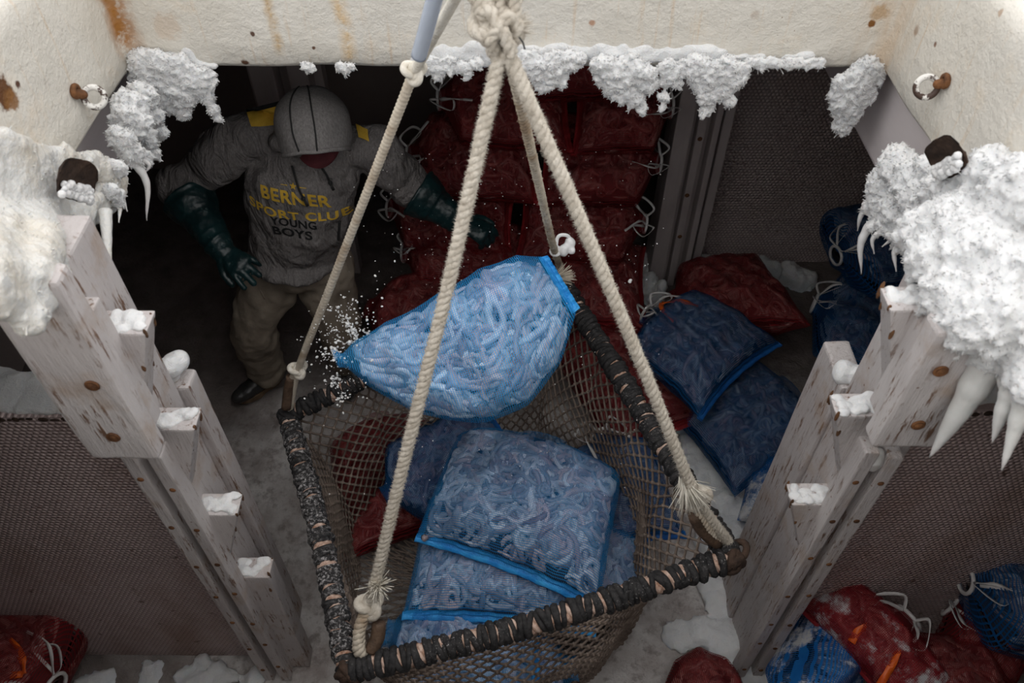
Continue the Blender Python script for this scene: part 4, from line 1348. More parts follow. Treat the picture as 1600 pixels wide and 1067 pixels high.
def sack(label, kind, p1, p2, W, T, up=(0, 0, 1), roll=0.0, tie=True, seed=1, group=None, n=(300, 60), ties=1, tagc=False, hem=True, rad=(.0095, .0138), L=None, **kw):
    p1, p2 = Vector(p1), Vector(p2)
    L = L or (p2 - p1).length / 2
    S = Sack(L, W, T, tie, seed, **kw)
    r = empty('net_sack', (p1 + p2) / 2, label, 'sack', group)
    place(r, p1, p2, up, roll)
    mn_, mh, mc, mf = KIND[kind]
    V, F, UV = S.skin()
    link('netting', np_mesh('netting', V, F, UV), M[mn_], r)
    V1, F1 = S.worms(n[0], 1.0, seed * 7 + 1, rad)
    V2, F2 = S.worms(n[1], -1.0, seed * 7 + 2, rad)
    q = link('catch', np_mesh('catch', np.vstack([V1, V2]), np.vstack([F1, F2 + len(V1)])), M[mc], r)
    tag(q, kind='stuff')
    # inner shell, coloured dark for the shade between the outermost pieces
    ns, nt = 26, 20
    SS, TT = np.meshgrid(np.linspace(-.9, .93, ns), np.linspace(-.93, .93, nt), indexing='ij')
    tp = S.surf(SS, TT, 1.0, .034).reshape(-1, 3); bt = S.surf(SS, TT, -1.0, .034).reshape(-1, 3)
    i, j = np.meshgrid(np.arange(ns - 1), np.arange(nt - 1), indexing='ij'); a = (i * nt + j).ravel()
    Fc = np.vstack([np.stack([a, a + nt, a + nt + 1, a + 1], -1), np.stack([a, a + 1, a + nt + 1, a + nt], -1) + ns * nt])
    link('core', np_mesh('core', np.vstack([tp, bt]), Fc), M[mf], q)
    rr = random.Random(seed)
    if hem:
        m = MB()
        tt = np.linspace(-1.0, 1.0, 40)
        e = S.surf(np.full(40, 1.0), tt, 1.0)
        e2 = S.surf(np.full(40, .955), tt, 1.0); e2b = S.surf(np.full(40, .955), tt, -1.0)
        V, F = [], []
        for k in range(40):
            wv = .004 * math.sin(k * .9) + .003 * math.sin(k * 2.1)
            c = Vector(e[k]) + Vector((.010, 0, wv))
            i1 = Vector(e2[k]) * .35 + Vector(e2b[k]) * .65 * 0 + Vector(e[k]) * .65
            V += [i1 + Vector((-.014, 0, .006)), c + Vector((0, 0, .004)), c - Vector((0, 0, .004)), i1 + Vector((-.014, 0, -.008))]
        for k in range(39):
            for j_ in range(4): F.append((k * 4 + j_, k * 4 + (j_ + 1) % 4, k * 4 + 4 + (j_ + 1) % 4, k * 4 + 4 + j_))
        F += [(0, 1, 2, 3), (159, 158, 157, 156)]
        m.add(V, F)
        m.build('hem', M[mh], r, local=True)
    if tie and ties:
        c = Vector((-.90 * L, 0, 0)) + Vector((0, 0, S.sag * .8))
        m = MB()
        m.torus(c, (1, 0, .1), .030 + .05 * W, .007, 20, 8)
        for k in range(2):
            y = (-1) ** k
            ribbon_mb(m, [c + Vector((.0, y * .02, .04)), c + Vector((-.03, y * .05, .075)), c + Vector((.02 + rr.uniform(0, .05), y * .10, .085)), c + Vector((.07, y * .06, .07 + T * .3)), c + Vector((.01, y * .03, .045))], .0055)
            ribbon_mb(m, [c + Vector((0, y * .02, .04)), c + Vector((.04, y * rr.uniform(.02, .1), .06 + T * .3)), c + Vector((rr.uniform(.08, .16), y * rr.uniform(.03, .12), .05 + T * .55))], .0055)
        o = m.build('tie', M['ribbon'], r, local=True)
        if tagc:
            m = MB()
            b = c + Vector((.05, .02, .06 + T * .3))
            ribbon_mb(m, [b, b + Vector((.06, .04, .03)), b + Vector((.14, .07, .04)), b + Vector((.20, .08, .02))], .011)
            ribbon_mb(m, [b, b + Vector((.03, -.04, .02)), b + Vector((.10, -.07, .03)), b + Vector((.15, -.06, .02))], .012)
            m.build('tag', M['orange_tag'], r, local=True)
    return r

# ---- the sack flung into the net, in mid-air
pF1, pF2 = at_t(524, 560, 2.34), at_t(876, 442, 2.37)
upF = (CAM - (pF1 + pF2) / 2).normalized()
F_ = sack('bright blue net sack flung through the air above the net', 'bright', pF1, pF2, .215, .13, up=upF, roll=-.10, seed=3, n=(420, 200), ties=0, rad=(.010, .0145),
          lump=.12, ear=.0, skew=-.02, sag=.0, belly=.115, wfun=((-1, .13), (-.93, .10), (-.8, .34), (-.5, .66), (0, .95), (.4, 1.0), (.75, .80), (1, .42)), group='blue sacks in and over the net')

GB = 'blue sacks in and over the net'
GF = 'blue sacks on the hold floor'
GR = 'red sacks in the dark heap'
GQ = 'red sacks around the hold'

# ---- inside the net
sack('pale blue net sack lying topmost in the net, wide blue hem to the front', 'blue', (.13, 1.74, .70), (-.02, 1.21, .655), .335, .115, roll=-.06, seed=5, n=(540, 40), ties=0, group=GB, ear=.07, sag=-.05, skew=.03, droop=-.10)
sack('pale blue net sack directly under the topmost one, hem with snow grains', 'blue', (.0, 1.66, .46), (-.045, 1.10, .475), .335, .105, roll=-.02, seed=6, n=(540, 40), ties=0, group=GB, ear=.06, sag=-.03, droop=-.06)
sack('blue net sack at the bottom front left of the net under the rope splice', 'blue', (-.47, 1.10, .38), (.12, 1.02, .31), .23, .09, seed=7, n=(430, 30), ties=0, group=GB)
sack('blue net sack at the bottom of the net behind the front bar', 'blue', (.26, 1.02, .26), (-.34, .98, .20), .20, .09, seed=8, n=(260, 20), ties=0, group=GB)
sack('dark blue net sack with white ties at the right inside of the net', 'deep', (.36, 1.90, .46), (.43, 1.40, .40), .22, .10, roll=.25, seed=9, n=(480, 40), group=GB)
sack('blue net sack low at the right inside of the net with its hem showing', 'blue', (.24, 1.12, .36), (.33, 1.62, .38), .24, .10, roll=.12, seed=10, n=(480, 40), ties=0, group=GB)
sack('dark blue net sack poking out behind the topmost sack towards the left', 'deep', (-.52, 1.60, .40), (-.02, 1.90, .46), .22, .11, seed=11, n=(300, 40), ties=0, group=GB)
sack('dark blue net sack at the far bottom of the net', 'deep', (.0, 1.86, .16), (.02, 1.26, .16), .36, .09, seed=12, n=(220, 10), ties=0, group=GB)

# ---- right of the net
sack('dark blue net sack with an orange tag, hem towards the net', 'deep', at_z(1005, 480, .42), at_z(1162, 588, .40), .31, .13, roll=.0, seed=14, n=(520, 30), tagc=True, group=GF, ear=.12, sag=-.03)
sack('dark blue net sack lying under the one with the orange tag', 'deep', at_z(1245, 600, .17), at_z(1075, 690, .13), .33, .12, seed=15, n=(520, 30), ties=0, group=GF, hem=False)
sack('dark blue sack with long pale ties against the far right bulkhead', 'deep', at_z(1265, 470, .34), at_z(1420, 540, .26), .34, .15, seed=16, n=(330, 30), group=GF)
sack('dark blue sack on top of the one with long pale ties, at the far right', 'deep', at_z(1300, 400, .62), at_z(1420, 380, .60), .30, .14, seed=17, n=(430, 30), group=GF)
sack('snow covered blue sack half hidden behind the right post', 'snowblue', at_z(1230, 700, .12), at_z(1215, 830, .10), .17, .10, seed=18, n=(160, 20), ties=0, hem=False, group=GF)

# ---- behind: red
sack('red sack with its corner up against the dimpled far bulkhead', 'red', at_z(1040, 470, .30), at_z(1225, 455, .30), .33, .15, roll=-.25, seed=20, n=(330, 30), ties=0, hem=False, group=GQ, ear=.12)
sack('red sack lying between the right rope and the dark blue orange-tagged sack', 'red', at_z(905, 490, .26), at_z(1042, 690, .15), .27, .13, seed=21, n=(330, 30), group=GQ)
sack('red sack behind the left net wall beside the worker boots', 'red', at_z(585, 640, .16), at_z(640, 850, .14), .27, .13, seed=22, n=(430, 30), ties=0, hem=False, group=GQ)
sack('long dark red sack just behind the flying sack', 'red', at_z(560, 480, .36), at_z(800, 520, .34), .27, .145, seed=23, n=(520, 30), ties=0, group=GR)
sack('dark red sack below the gloved hand reaching right', 'red', at_z(620, 395, .44), at_z(830, 410, .44), .25, .14, seed=24, n=(520, 30), group=GR)
sack('dark red sack with pale ties left of the grey channel post', 'red', at_z(830, 440, .34), at_z(1010, 450, .34), .31, .15, seed=25, n=(520, 30), group=GR)
ROW = [
 ((-.64, 3.12, .62), (.02, 3.05, .62), 'dark red sack in the heap directly behind the worker arm'),
 ((.68, 3.02, .60), (.03, 3.06, .62), 'dark red sack in the heap between the two right ropes'),
 ((-.52, 3.16, .90), (.12, 3.16, .90), 'dark red sack of the heap behind the front left rope'),
 ((.72, 3.12, .88), (.13, 3.14, .90), 'dark red sack of the heap with a tie beside the grey channel post'),
 ((-.36, 3.20, 1.17), (.27, 3.20, 1.15), 'dark red sack high in the heap behind the bundle of ropes'),
 ((.74, 3.18, 1.14), (.28, 3.20, 1.14), 'dark red sack high in the heap next to the grey channel post'),
 ((.62, 3.2, 1.40), (.05, 3.2, 1.40), 'topmost dark red sack of the heap under the far hatch edge'),
]
for i, (a, b, l) in enumerate(ROW):
    sack(l, 'red', a, b, .25, .13, up=(0, -.55, 1), seed=30 + i, n=(260, 10), group=GR, lump=.2)
# the underlying sacks that carry the heap
for i, (a, b, l) in enumerate((((-.6, 2.98, .16), (-.02, 2.95, .16), 'dark red sack at the floor under the middle of the heap'), ((.68, 2.92, .15), (.10, 2.95, .15), 'dark red sack at the floor beside the foot of the grey channel post'), ((-.50, 2.62, .14), (.05, 2.60, .14), 'dark red sack at the floor behind the flying sack'))):
    sack(l, 'red', a, b, .30, .15, seed=50 + i, n=(160, 10), ties=0, group=GR)

# ---- bottom right, against the pen board
sack('blue tied sack with a knotted tan ribbon at the right edge of the picture', 'deep', at_z(1500, 905, .66), at_z(1680, 940, .58), .24, .15, seed=60, n=(430, 30), tagc=False, group=GF, roll=.1)
sack('red sack streaked with snow right of the foot of the right post', 'snowred', at_z(1425, 960, .56), at_z(1330, 1040, .44), .25, .14, seed=61, n=(260, 30), group=GQ, tagc=True)
sack('red sack with an orange tag under the blue tied sack', 'red', at_z(1480, 940, .46), at_z(1600, 1050, .40), .25, .13, seed=62, n=(260, 30), tagc=True, group=GQ)
sack('red sack at the very bottom right of the picture', 'red', at_z(1600, 1085, .50), at_z(1360, 1075, .42), .20, .12, seed=63, n=(260, 30), ties=0, group=GQ)
sack('light blue snowy sack at the foot of the right post', 'snowblue', at_z(1245, 1020, .42), at_z(1310, 1085, .28), .20, .15, seed=64, n=(200, 30), ties=0, hem=False, tie=False, ear=.02, group=GF)
sack('small blue sack low at the foot of the right post', 'deep', at_z(1200, 1075, .10), at_z(1290, 1090, .10), .14, .09, seed=65, n=(160, 30), ties=0, hem=False, tie=False, group=GF)
sack('dark red sack with an orange tag in the bottom left corner', 'red', at_z(95, 1075, .26), at_z(-60, 1010, .20), .27, .17, seed=66, n=(430, 30), tagc=True, group=GQ)
sack('red sack peeping in at the bottom right of the net', 'red', at_z(1040, 1105, .10), at_z(1165, 1100, .10), .20, .15, seed=67, n=(260, 30), ties=0, hem=False, tie=False, ear=.0, wfun=((-1, .15), (-.9, .45), (-.6, .8), (0, 1), (.6, .8), (.9, .45), (1, .15)), group=GQ)
# ================================================================== loose snow
rnd = random.Random(31)
def heap(label, spots, h, seed, mat='snow', grp='snow heaps on the hold floor'):
    rr = random.Random(seed)
    m = MB(); c = V3((0, 0, 0))
    for u, v, r in spots:
        p = at_z(u, v, .0); c += p
        for k in range(7):
            q = p + V3((rr.gauss(0, r * .4), rr.gauss(0, r * .4), 0))
            s = r * rr.uniform(.45, .9)
            m.sphere((q.x, q.y, .0), (s, s, h * rr.uniform(.4, 1)), 14, 8)
    c /= len(spots)
    c.z = 0
    o = rough(vox(m, .011, 8), [(9, .02), (26, .014), (70, .008), (150, .004)]).build('snow_heap', M[mat], origin=c)
    return tag(o, label, 'snow', grp)
heap('white snow heap on the floor between the right net bar and the right post', [(1110, 740, .16), (1160, 720, .16), (1150, 790, .15), (1190, 740, .14), (1090, 690, .12), (1060, 650, .10), (1130, 840, .12), (1210, 700, .12), (1120, 900, .10), (1185, 790, .12)], .05, 1)
heap('strip of snow on the floor below the net corner by the right post foot', [(1140, 930, .10), (1120, 990, .10), (1180, 1035, .10), (1210, 1040, .08)], .05, 2)
heap('snow patch between the red heap and the foot of the grey channel post', [(1000, 430, .10), (985, 405, .10), (1010, 460, .07)], .16, 3)
heap('line of snow along the foot of the dimpled far bulkhead', [(1090, 428, .09), (1140, 430, .09), (1180, 430, .08), (1250, 444, .09)], .14, 4)
heap('crumbly snow along the floor below the left pen board', [(150, 1062, .06), (230, 1058, .05), (300, 1056, .06), (350, 1060, .05), (390, 1062, .04)], .035, 5)

# snow thrown up by the flying sack, and flakes drifting through the hold
m = MB()
def bit(p, r):
    q = Matrix.Rotation(rnd.uniform(0, 3), 3, 'X') @ Matrix.Rotation(rnd.uniform(0, 3), 3, 'Z')
    m.sphere(p, (r, r * rnd.uniform(.5, 1), r * rnd.uniform(.5, 1)), 7, 5, rot=q)
for k in range(420):
    u = 545 + rnd.gauss(0, 30); v = 535 + rnd.gauss(0, 38)
    if abs(rnd.gauss(0, 1)) > 2: continue
    bit(at_t(u, v, 2.38 + rnd.gauss(0, .07)), abs(rnd.gauss(0, .0019)) + .001)
for u, v, r in ((548, 515, .011), (555, 520, .009), (543, 508, .008), (560, 528, .008), (535, 500, .005), (522, 548, .013), (526, 556, .010), (523, 592, .010), (526, 600, .007), (508, 557, .005), (536, 618, .007), (532, 626, .008), (570, 520, .006), (530, 490, .005)):
    for k in range(14): bit(at_t(u + rnd.gauss(0, 4), v + rnd.gauss(0, 4), 2.36 + rnd.gauss(0, .012)), r * rnd.uniform(.25, .6))
for k in range(330):
    u = rnd.uniform(540, 1040); v = rnd.uniform(230, 560)
    bit(at_t(u, v, rnd.uniform(2.2, 3.0)), rnd.uniform(.0008, .0022))
for k in range(60):
    u = rnd.uniform(480, 1000); v = rnd.uniform(560, 800)
    bit(at_t(u, v, rnd.uniform(2.0, 2.25)), rnd.uniform(.0008, .0018))
for u, v in ((937, 407), (985, 438), (984, 440)): bit(at_t(u, v, 2.6), .007)
c = at_t(548, 535, 2.38)
o = m.build('snow_spray', M['snow'], origin=c)
tag(o, 'spray of loose snow grains around the flying blue sack', 'snow', kind='stuff')
# ================================================================== the worker
rnd = random.Random(12)
V3 = Vector
PR = V3((-1.02, 2.52, 0))
HIP = V3((-.905, 2.50, .86)); CHEST = V3((-.775, 2.47, 1.28)); NECK = V3((-.715, 2.44, 1.49))
SHR, SHL = V3((-.95, 2.49, 1.455)), V3((-.515, 2.50, 1.40))
ELR, WRR = at_y(280, 287, 2.48), at_y(348, 392, 2.24)
ELL, WRL = V3((-.425, 2.60, 1.15)), at_y(722, 349, 2.52)
HPR, KNR, ANR = V3((-1.015, 2.52, .80)), V3((-1.155, 2.43, .50)), V3((-1.205, 2.51, .13))
HPL, KNL, ANL = V3((-.81, 2.53, .80)), V3((-.780, 2.46, .46)), V3((-.80, 2.56, .10))
FWD = V3((.10, -.58, -.81)).normalized()          # where the face points: down towards the net
HUP = V3((.0, -.80, .58)); HUP = (HUP - FWD * HUP.dot(FWD)).normalized()
HSD = HUP.cross(FWD)                              # towards the worker's right... image left/right axis
HC = V3((-.675, 2.37, 1.575))                     # middle of the head
Hq = Matrix((HSD, -FWD, HUP)).transposed()        # local x side, -y forward, z crown

# body: one continuous surface from head to ankles
m = MB()
def ell_chain(m, a, b, ra, rb, steps=10):
    a, b = V3(a), V3(b)
    for i in range(steps + 1):
        t = i / steps
        m.sphere(a.lerp(b, t), tuple(ra[k] + (rb[k] - ra[k]) * t for k in range(3)), 16, 10)
ell_chain(m, HIP, CHEST, (.155, .11, .10), (.165, .115, .11))
ell_chain(m, CHEST, NECK - V3((0, -.02, .06)), (.165, .115, .10), (.10, .08, .06), 6)
for a, b, c, r in ((SHR, ELR, WRR, 1), (SHL, ELL, WRL, 1)):
    m.capsule(a, b, .055, .043); m.capsule(b, c, .042, .028)
for a, b, c in ((HPR, KNR, ANR), (HPL, KNL, ANL)):
    m.capsule(a, b, .085, .058); m.capsule(b, c, .055, .038)
m.capsule(NECK - V3((0, -.02, .05)), HC - HUP * .07 - FWD * -.0, .055, .055)
def hl(x, y, z): return HC + Hq @ V3((x, y, z))
m.sphere(HC + HUP * .02, (.075, .092, .098), 20, 14, rot=Hq)
m.sphere(hl(0, -.03, -.05), (.055, .062, .066), 18, 12, rot=Hq)     # jaw
m.sphere(hl(0, -.082, -.105), (.022, .018, .016), 12, 8, rot=Hq)    # chin
m.capsule(hl(0, -.088, .01), hl(0, -.112, -.032), .010, .015, 10, 4)  # nose
m.capsule(hl(-.03, -.082, .022), hl(.03, -.082, .022), .014, .014, 10, 4)  # brow
m.capsule(hl(-.02, -.092, -.066), hl(.02, -.092, -.066), .008, .008, 10, 4)  # lips
for sx in (-1, 1):
    m.sphere(hl(sx * .078, .01, -.01), (.010, .022, .032), 10, 8, rot=Hq)
    m.sphere(hl(sx * .034, -.070, -.025), (.022, .020, .022), 10, 8, rot=Hq)
body = rough(vox(m, .011, 5), [(9, .004)]).build('person', M['skin'], origin=PR)
tag(body, 'worker in a grey hooded sweater and long green gloves bending beneath the hatch', 'person')
root = body
for sx in (-1, 1):
    m = MB(); m.sphere(hl(sx * .032, -.086, 0.0), (.013, .008, .008), 12, 8, rot=Hq); m.build('eye', M['black_rubber'], root)
# short dark hair at the temples under the cap
m = MB()
for sx in (-1, 1): m.capsule(hl(sx * .074, .02, .03), hl(sx * .072, .035, -.05), .018, .014, 10, 5)
vox(m, .006, 3).build('hair', M['hair'], root)

# trousers
m = MB()
ell_chain(m, HIP + V3((0, 0, .06)), HIP - V3((.01, 0, .08)), (.172, .125, .07), (.178, .130, .07), 6)
for a, b, c, s in ((HPR, KNR, ANR, 1), (HPL, KNL, ANL, 2)):
    m.capsule(a, b, .126, .104, 18, 10); m.capsule(b, c + V3((0, 0, -.01)), .104, .086, 18, 8)
    for k, (t, r) in enumerate(((.72, .086), (.84, .089), (.94, .092))):
        m.torus(b.lerp(c, t), c - b + V3((.1, .1 * k, 0)), r - .010, .020, 20, 8)
    for t in (-.10, .05): m.torus(b.lerp(c if t > 0 else a, abs(t)), (c - a).normalized() + V3((.2, 0, .2)), .070, .022, 20, 8)
g = rough(vox(m, .010, 4), [(7, .022), (17, .012), (40, .004)])
tr = g.build('trousers', M['khaki_cloth'], root)
m = MB(); m.tube(smooth_path([HIP + V3((-.17, -.06, .02)), HIP + V3((-.155, -.10, -.07)), HIP + V3((-.14, -.115, -.14))], 14), .004, 6); m.build('pocket_seam', M['khaki_cloth'], tr)

# hooded sweater: torso and sleeves
m = MB()
ell_chain(m, HIP + V3((.0, 0, .045)), HIP.lerp(CHEST, .5), (.198, .150, .05), (.212, .158, .10), 8)
ell_chain(m, HIP.lerp(CHEST, .5), CHEST + V3((0, 0, .03)), (.212, .158, .10), (.212, .150, .11), 8)
ell_chain(m, CHEST + V3((0, 0, .03)), NECK - V3((0, -.03, .05)), (.212, .150, .11), (.125, .10, .07), 7)
m.torus(HIP + V3((0, 0, .015)), (.1, 0, 1), .158, .030, 30, 10)
for a, b, c, wr in ((SHR, ELR, WRR, 1), (SHL, ELL, WRL, 0)):
    m.capsule(NECK.lerp(a, .45) + V3((0, .02, -.03)), a, .085, .088, 18, 6)
    m.capsule(a, b, .088, .078, 18, 8)
    m.capsule(b, b.lerp(c, .34), .080, .066, 18, 6)
    rr = random.Random(3 + wr)
    for t in (.5, .66, .8, .92):
        m.torus(a.lerp(b, t), (b - a).normalized() + V3((rr.gauss(0, .25), rr.gauss(0, .25), rr.gauss(0, .25))), .066, .021, 20, 8)
    for t in (.02, .12):
        m.torus(b.lerp(c, t), (c - b).normalized() + V3((rr.gauss(0, .25), rr.gauss(0, .25), rr.gauss(0, .25))), .064, .021, 20, 8)
g = rough(vox(m, .010, 3), [(6, .026), (14, .012), (33, .004)])
sw = g.build('hooded_sweater', M['grey_fleece'], root)
SW = BVHTree.FromPolygons([V3(p) for p in g.v], g.f)
# hood: open shell with a stitched rim
m = MB()
nu, nv = 40, 26
rim = []
V = []
def hood_p(th, ph, r=1.0):
    # pole at the back of the head, opening forward and down
    x = math.sin(th) * math.cos(ph); z = math.sin(th) * math.sin(ph); y = math.cos(th)
    q = V3((x * .128, y * .125, z * .142 + .012))
    if y < 0: q.y -= .045 * min(1, -y * 1.3) * (1 if z > -.2 else .3)
    if z > 0: q.z += .018 * z
    q *= r
    p = hl(*q)
    return p + mn.noise_vector(p * 14) * .006
TH = 2.12
for i in range(nv + 1):
    th = .02 + (TH - .02) * i / nv
    for j in range(nu):
        V.append(hood_p(th, 2 * PI * j / nu))
F = [(i * nu + j, i * nu + (j + 1) % nu, (i + 1) * nu + (j + 1) % nu, (i + 1) * nu + j) for i in range(nv) for j in range(nu)]
n0 = len(V)
for i in range(nv + 1):
    th = .02 + (TH - .02) * i / nv
    for j in range(nu): V.append(hood_p(th, 2 * PI * j / nu, .955))
F += [(n0 + (i + 1) * nu + j, n0 + (i + 1) * nu + (j + 1) % nu, n0 + i * nu + (j + 1) % nu, n0 + i * nu + j) for i in range(nv) for j in range(nu)]
F += [(nv * nu + j, nv * nu + (j + 1) % nu, n0 + nv * nu + (j + 1) % nu, n0 + nv * nu + j) for j in range(nu)]
F += [tuple(range(nu - 1, -1, -1)), tuple(n0 + j for j in range(nu))]
m.add(V, F)
m.tube([hood_p(TH - .01, 2 * PI * j / nu, .99) for j in range(nu + 1)], .008, 8, caps=False)
hd = m.build('hood', M['frosted_fleece'], sw)
for off in (-.30, .30):
    m = MB()
    m.tube([hood_p(.35 + (TH - .38) * k / 26, PI / 2 + off * (1 - .10 * k / 26), 1.012) for k in range(27)], .0028, 6)
    m.build('seam', M['black_cord'], hd)
# collar folds where the hood meets the shoulders
m = MB()
m.torus(NECK + V3((.0, -.005, -.005)), (.0, .25, 1), .108, .034, 30, 10, wob=.05, rnd=random.Random(2))
m.torus(NECK + V3((.0, .03, .03)), (.0, .45, 1), .100, .032, 30, 10)
rough(vox(m, .009, 3), [(12, .010)]).build('collar', M['grey_fleece'], sw)

def project(p, d, off=.002):
    h = SW.ray_cast(V3(p), V3(d).normalized())
    if h[0] is None: return None
    return h[0] + h[1].normalized() * off * (1 if h[1].dot(V3(d)) < 0 else -1)
PD = V3((.03, .84, -.42)).normalized()              # from the front onto the chest
PC = V3((-.790, 2.40, 1.245))
TX = V3((.985, 0.0, -.10)); TX = (TX - PD * TX.dot(PD)).normalized()
TY = TX.cross(PD) * 1.0
if TY.z < 0: TY = -TY
def on_chest(x, y, off=.0025):
    return project(PC - PD * .6 + TX * x + TY * y, PD, off)
def print_text(txt, cx, cy, h, width, mat, name, arch=0.0, shear=0.0, bold=.03):
    cu = bpy.data.curves.new('t', 'FONT')
    cu.body = txt; cu.align_x = 'CENTER'; cu.align_y = 'CENTER'; cu.size = 1.0; cu.offset = bold; cu.space_character = 1.08
    ob = bpy.data.objects.new('t', cu); COL.objects.link(ob)
    dg = bpy.context.evaluated_depsgraph_get()
    me = bpy.data.meshes.new_from_object(ob.evaluated_get(dg))
    bpy.data.objects.remove(ob)
    bm = bmesh.new(); bm.from_mesh(me); bpy.data.meshes.remove(me)
    xs = [v.co.x for v in bm.verts]; ys = [v.co.y for v in bm.verts]
    x0, x1, y0, y1 = min(xs), max(xs), min(ys), max(ys)
    for v in bm.verts:
        v.co.x = ((v.co.x - x0) / (x1 - x0) - .5) * width
        v.co.y = ((v.co.y - y0) / (y1 - y0) - .5) * h
        v.co.z = 0
    for ax, lo, hi in ((0, -width / 2, width / 2), (1, -h / 2, h / 2)):
        k = lo
        while k < hi:
            k += .007
            co = V3((k, 0, 0)) if ax == 0 else V3((0, k, 0)); no = V3((1, 0, 0)) if ax == 0 else V3((0, 1, 0))
            bmesh.ops.bisect_plane(bm, geom=bm.verts[:] + bm.edges[:] + bm.faces[:], plane_co=co, plane_no=no)
    bad = []
    for v in bm.verts:
        x = cx + v.co.x; y = cy + v.co.y + arch * abs((cx + v.co.x) / .18) ** 2.6 + shear * v.co.x
        p = on_chest(x, y)
        if p is None: bad.append(v); p = V3((0, 0, 0))
        v.co = p - PR
    bmesh.ops.delete(bm, geom=bad, context='VERTS')
    me = bpy.data.meshes.new(name); bm.to_mesh(me); bm.free()
    return link(name, me, mat, sw)
print_text('BERNER', .0, .012, .050, .245, M['yellow_print'], 'print', arch=.008, shear=-.09, bold=.03)
print_text('SPORT', -.090, -.058, .036, .190, M['yellow_print'], 'print', arch=.030, shear=-.05, bold=.03)
print_text('CLUB', .102, -.066, .036, .150, M['yellow_print'], 'print', arch=.030, shear=-.05, bold=.03)
print_text('YOUNG', -.020, -.094, .034, .165, M['black_print'], 'print', arch=.0, shear=-.08)
print_text('BOYS', -.030, -.138, .038, .145, M['black_print'], 'print', arch=.0, shear=-.10)
# little star with a dash on either side above the words
bm = bmesh.new()
sv = []
for k in range(10):
    a = PI / 2 + k * PI / 5; rr_ = .015 if k % 2 == 0 else .0062
    sv.append(bm.verts.new((rr_ * math.cos(a), rr_ * math.sin(a), 0)))
cv = bm.verts.new((0, 0, 0))
for k in range(10): bm.faces.new((cv, sv[k], sv[(k + 1) % 10]))
for sx in (-1, 1):
    q = [bm.verts.new((sx * a, b, 0)) for a, b in ((.022, .0018), (.046, .0006), (.046, -.0012), (.022, -.0022))]
    bm.faces.new(q if sx < 0 else q[::-1])
for v in bm.verts:
    p = on_chest(.0 + v.co.x,   .058 + v.co.y - .07 * v.co.x)
    v.co = (p or PC) - PR
me = bpy.data.meshes.new('star_print'); bm.to_mesh(me); bm.free()
link('star_print', me, M['yellow_print'], sw)
# yellow shoulder panels
def patch(name, uvs, dirn, mat, off=.003, n=10, org=None):
    """quad patch laid on the sweater: corners given as points, dropped along dirn"""
    a, b, c, d = [V3(p) for p in uvs]
    V, F = [], []
    for j in range(n + 1):
        for i in range(n + 1):
            p = a.lerp(b, i / n).lerp(d.lerp(c, i / n), j / n)
            h = project(p - V3(dirn) * .25, dirn, off)
            V.append(h if h is not None else p)
    for j in range(n):
        for i in range(n):
            k = j * (n + 1) + i; F.append((k, k + 1, k + n + 2, k + n + 1))
    return MB().add(V, F).build(name, M[mat], sw)
dn = ray(410, 190).normalized()
def pq(*uv): return [at_y(u, v, 2.45) for u, v in uv]
patch('shoulder_panel', pq((386, 178), (440, 164), (438, 197), (394, 199)), dn, 'yellow_print', .007)
patch('shoulder_panel', pq((560, 196), (577, 204), (576, 222), (560, 216)), dn, 'yellow_print', .007)
patch('shoulder_stripe', pq((384, 171), (440, 157), (440, 164), (386, 178)), dn, 'black_print', .006)
# drawstrings
def cord(px, seed):
    pts = []
    for u, v, o in px:
        h = project(at_y(u, v, 2.45) - ray(u, v).normalized() * .6, ray(u, v), o)
        pts.append(h if h is not None else at_y(u, v, 2.28))
    m = MB(); m.tube(smooth_path(pts, 24), .0042, 8)
    e = pts[-1]; d = (pts[-1] - pts[-2]).normalized()
    m.sphere(e, .0085, 10, 8); m.tube([e, e + d * .018, e + d * .032], [.006, .005, .006], 8)
    return m.build('drawstring', M['black_cord'], sw)
cord([(458, 258, .02), (462, 275, .012), (468, 295, .008), (474, 308, .008)], 1)
cord([(503, 258, .02), (510, 272, .012), (515, 284, .008)], 2)
# pocket edging and white shirt tail
def strip(px, r, mat, name, off=.003):
    pts = []
    for u, v in px:
        h = project(at_y(u, v, 2.45) - ray(u, v).normalized() * .6, ray(u, v), off)
        if h is not None: pts.append(h)
    if len(pts) > 1: return MB().tube(smooth_path(pts, 20), r, 6).build(name, M[mat], sw)
strip([(384, 322), (376, 336), (366, 350)], .005, 'black_cord', 'pocket_edge')
strip([(384, 322), (382, 340), (372, 356)], .0035, 'black_cord', 'pocket_edge')
strip([(530, 345), (529, 360), (528, 374)], .005, 'black_cord', 'pocket_edge')
m = MB(); m.sphere(at_y(432, 404, 2.385), (.035, .012, .014), 12, 8); rough(vox(m, .005, 2), [(40, .004)]).build('shirt_tail', M['white_cloth'], root)

# cap: brim showing under the hood rim
m = MB()
m.sphere(hl(0, .0, .045), (.088, .103, .075), 24, 14, rot=Hq)
V, F = [], []
nb = 20
for k in range(3):
    for i in range(nb + 1):
        a = -1.15 + 2.3 * i / nb
        rr_ = (.092, .122, .148)[k]
        x, y = math.sin(a) * .088 * (1 + .04 * k), -math.cos(a) * rr_
        V.append(hl(x, y, .036 - .010 * k - .22 * x * x / .09))
for k in range(2):
    for i in range(nb): 
        q = k * (nb + 1) + i; F.append((q, q + 1, q + nb + 2, q + nb + 1))
n0 = len(V)
V += [p - HUP * .004 for p in V]
F += [tuple(n0 + i for i in f[::-1]) for f in F]
F += [(2 * (nb + 1) + i, n0 + 2 * (nb + 1) + i, n0 + 2 * (nb + 1) + i + 1, 2 * (nb + 1) + i + 1) for i in range(nb)]
m.add(V, F)
m.build('cap', M['maroon_cloth'], root)

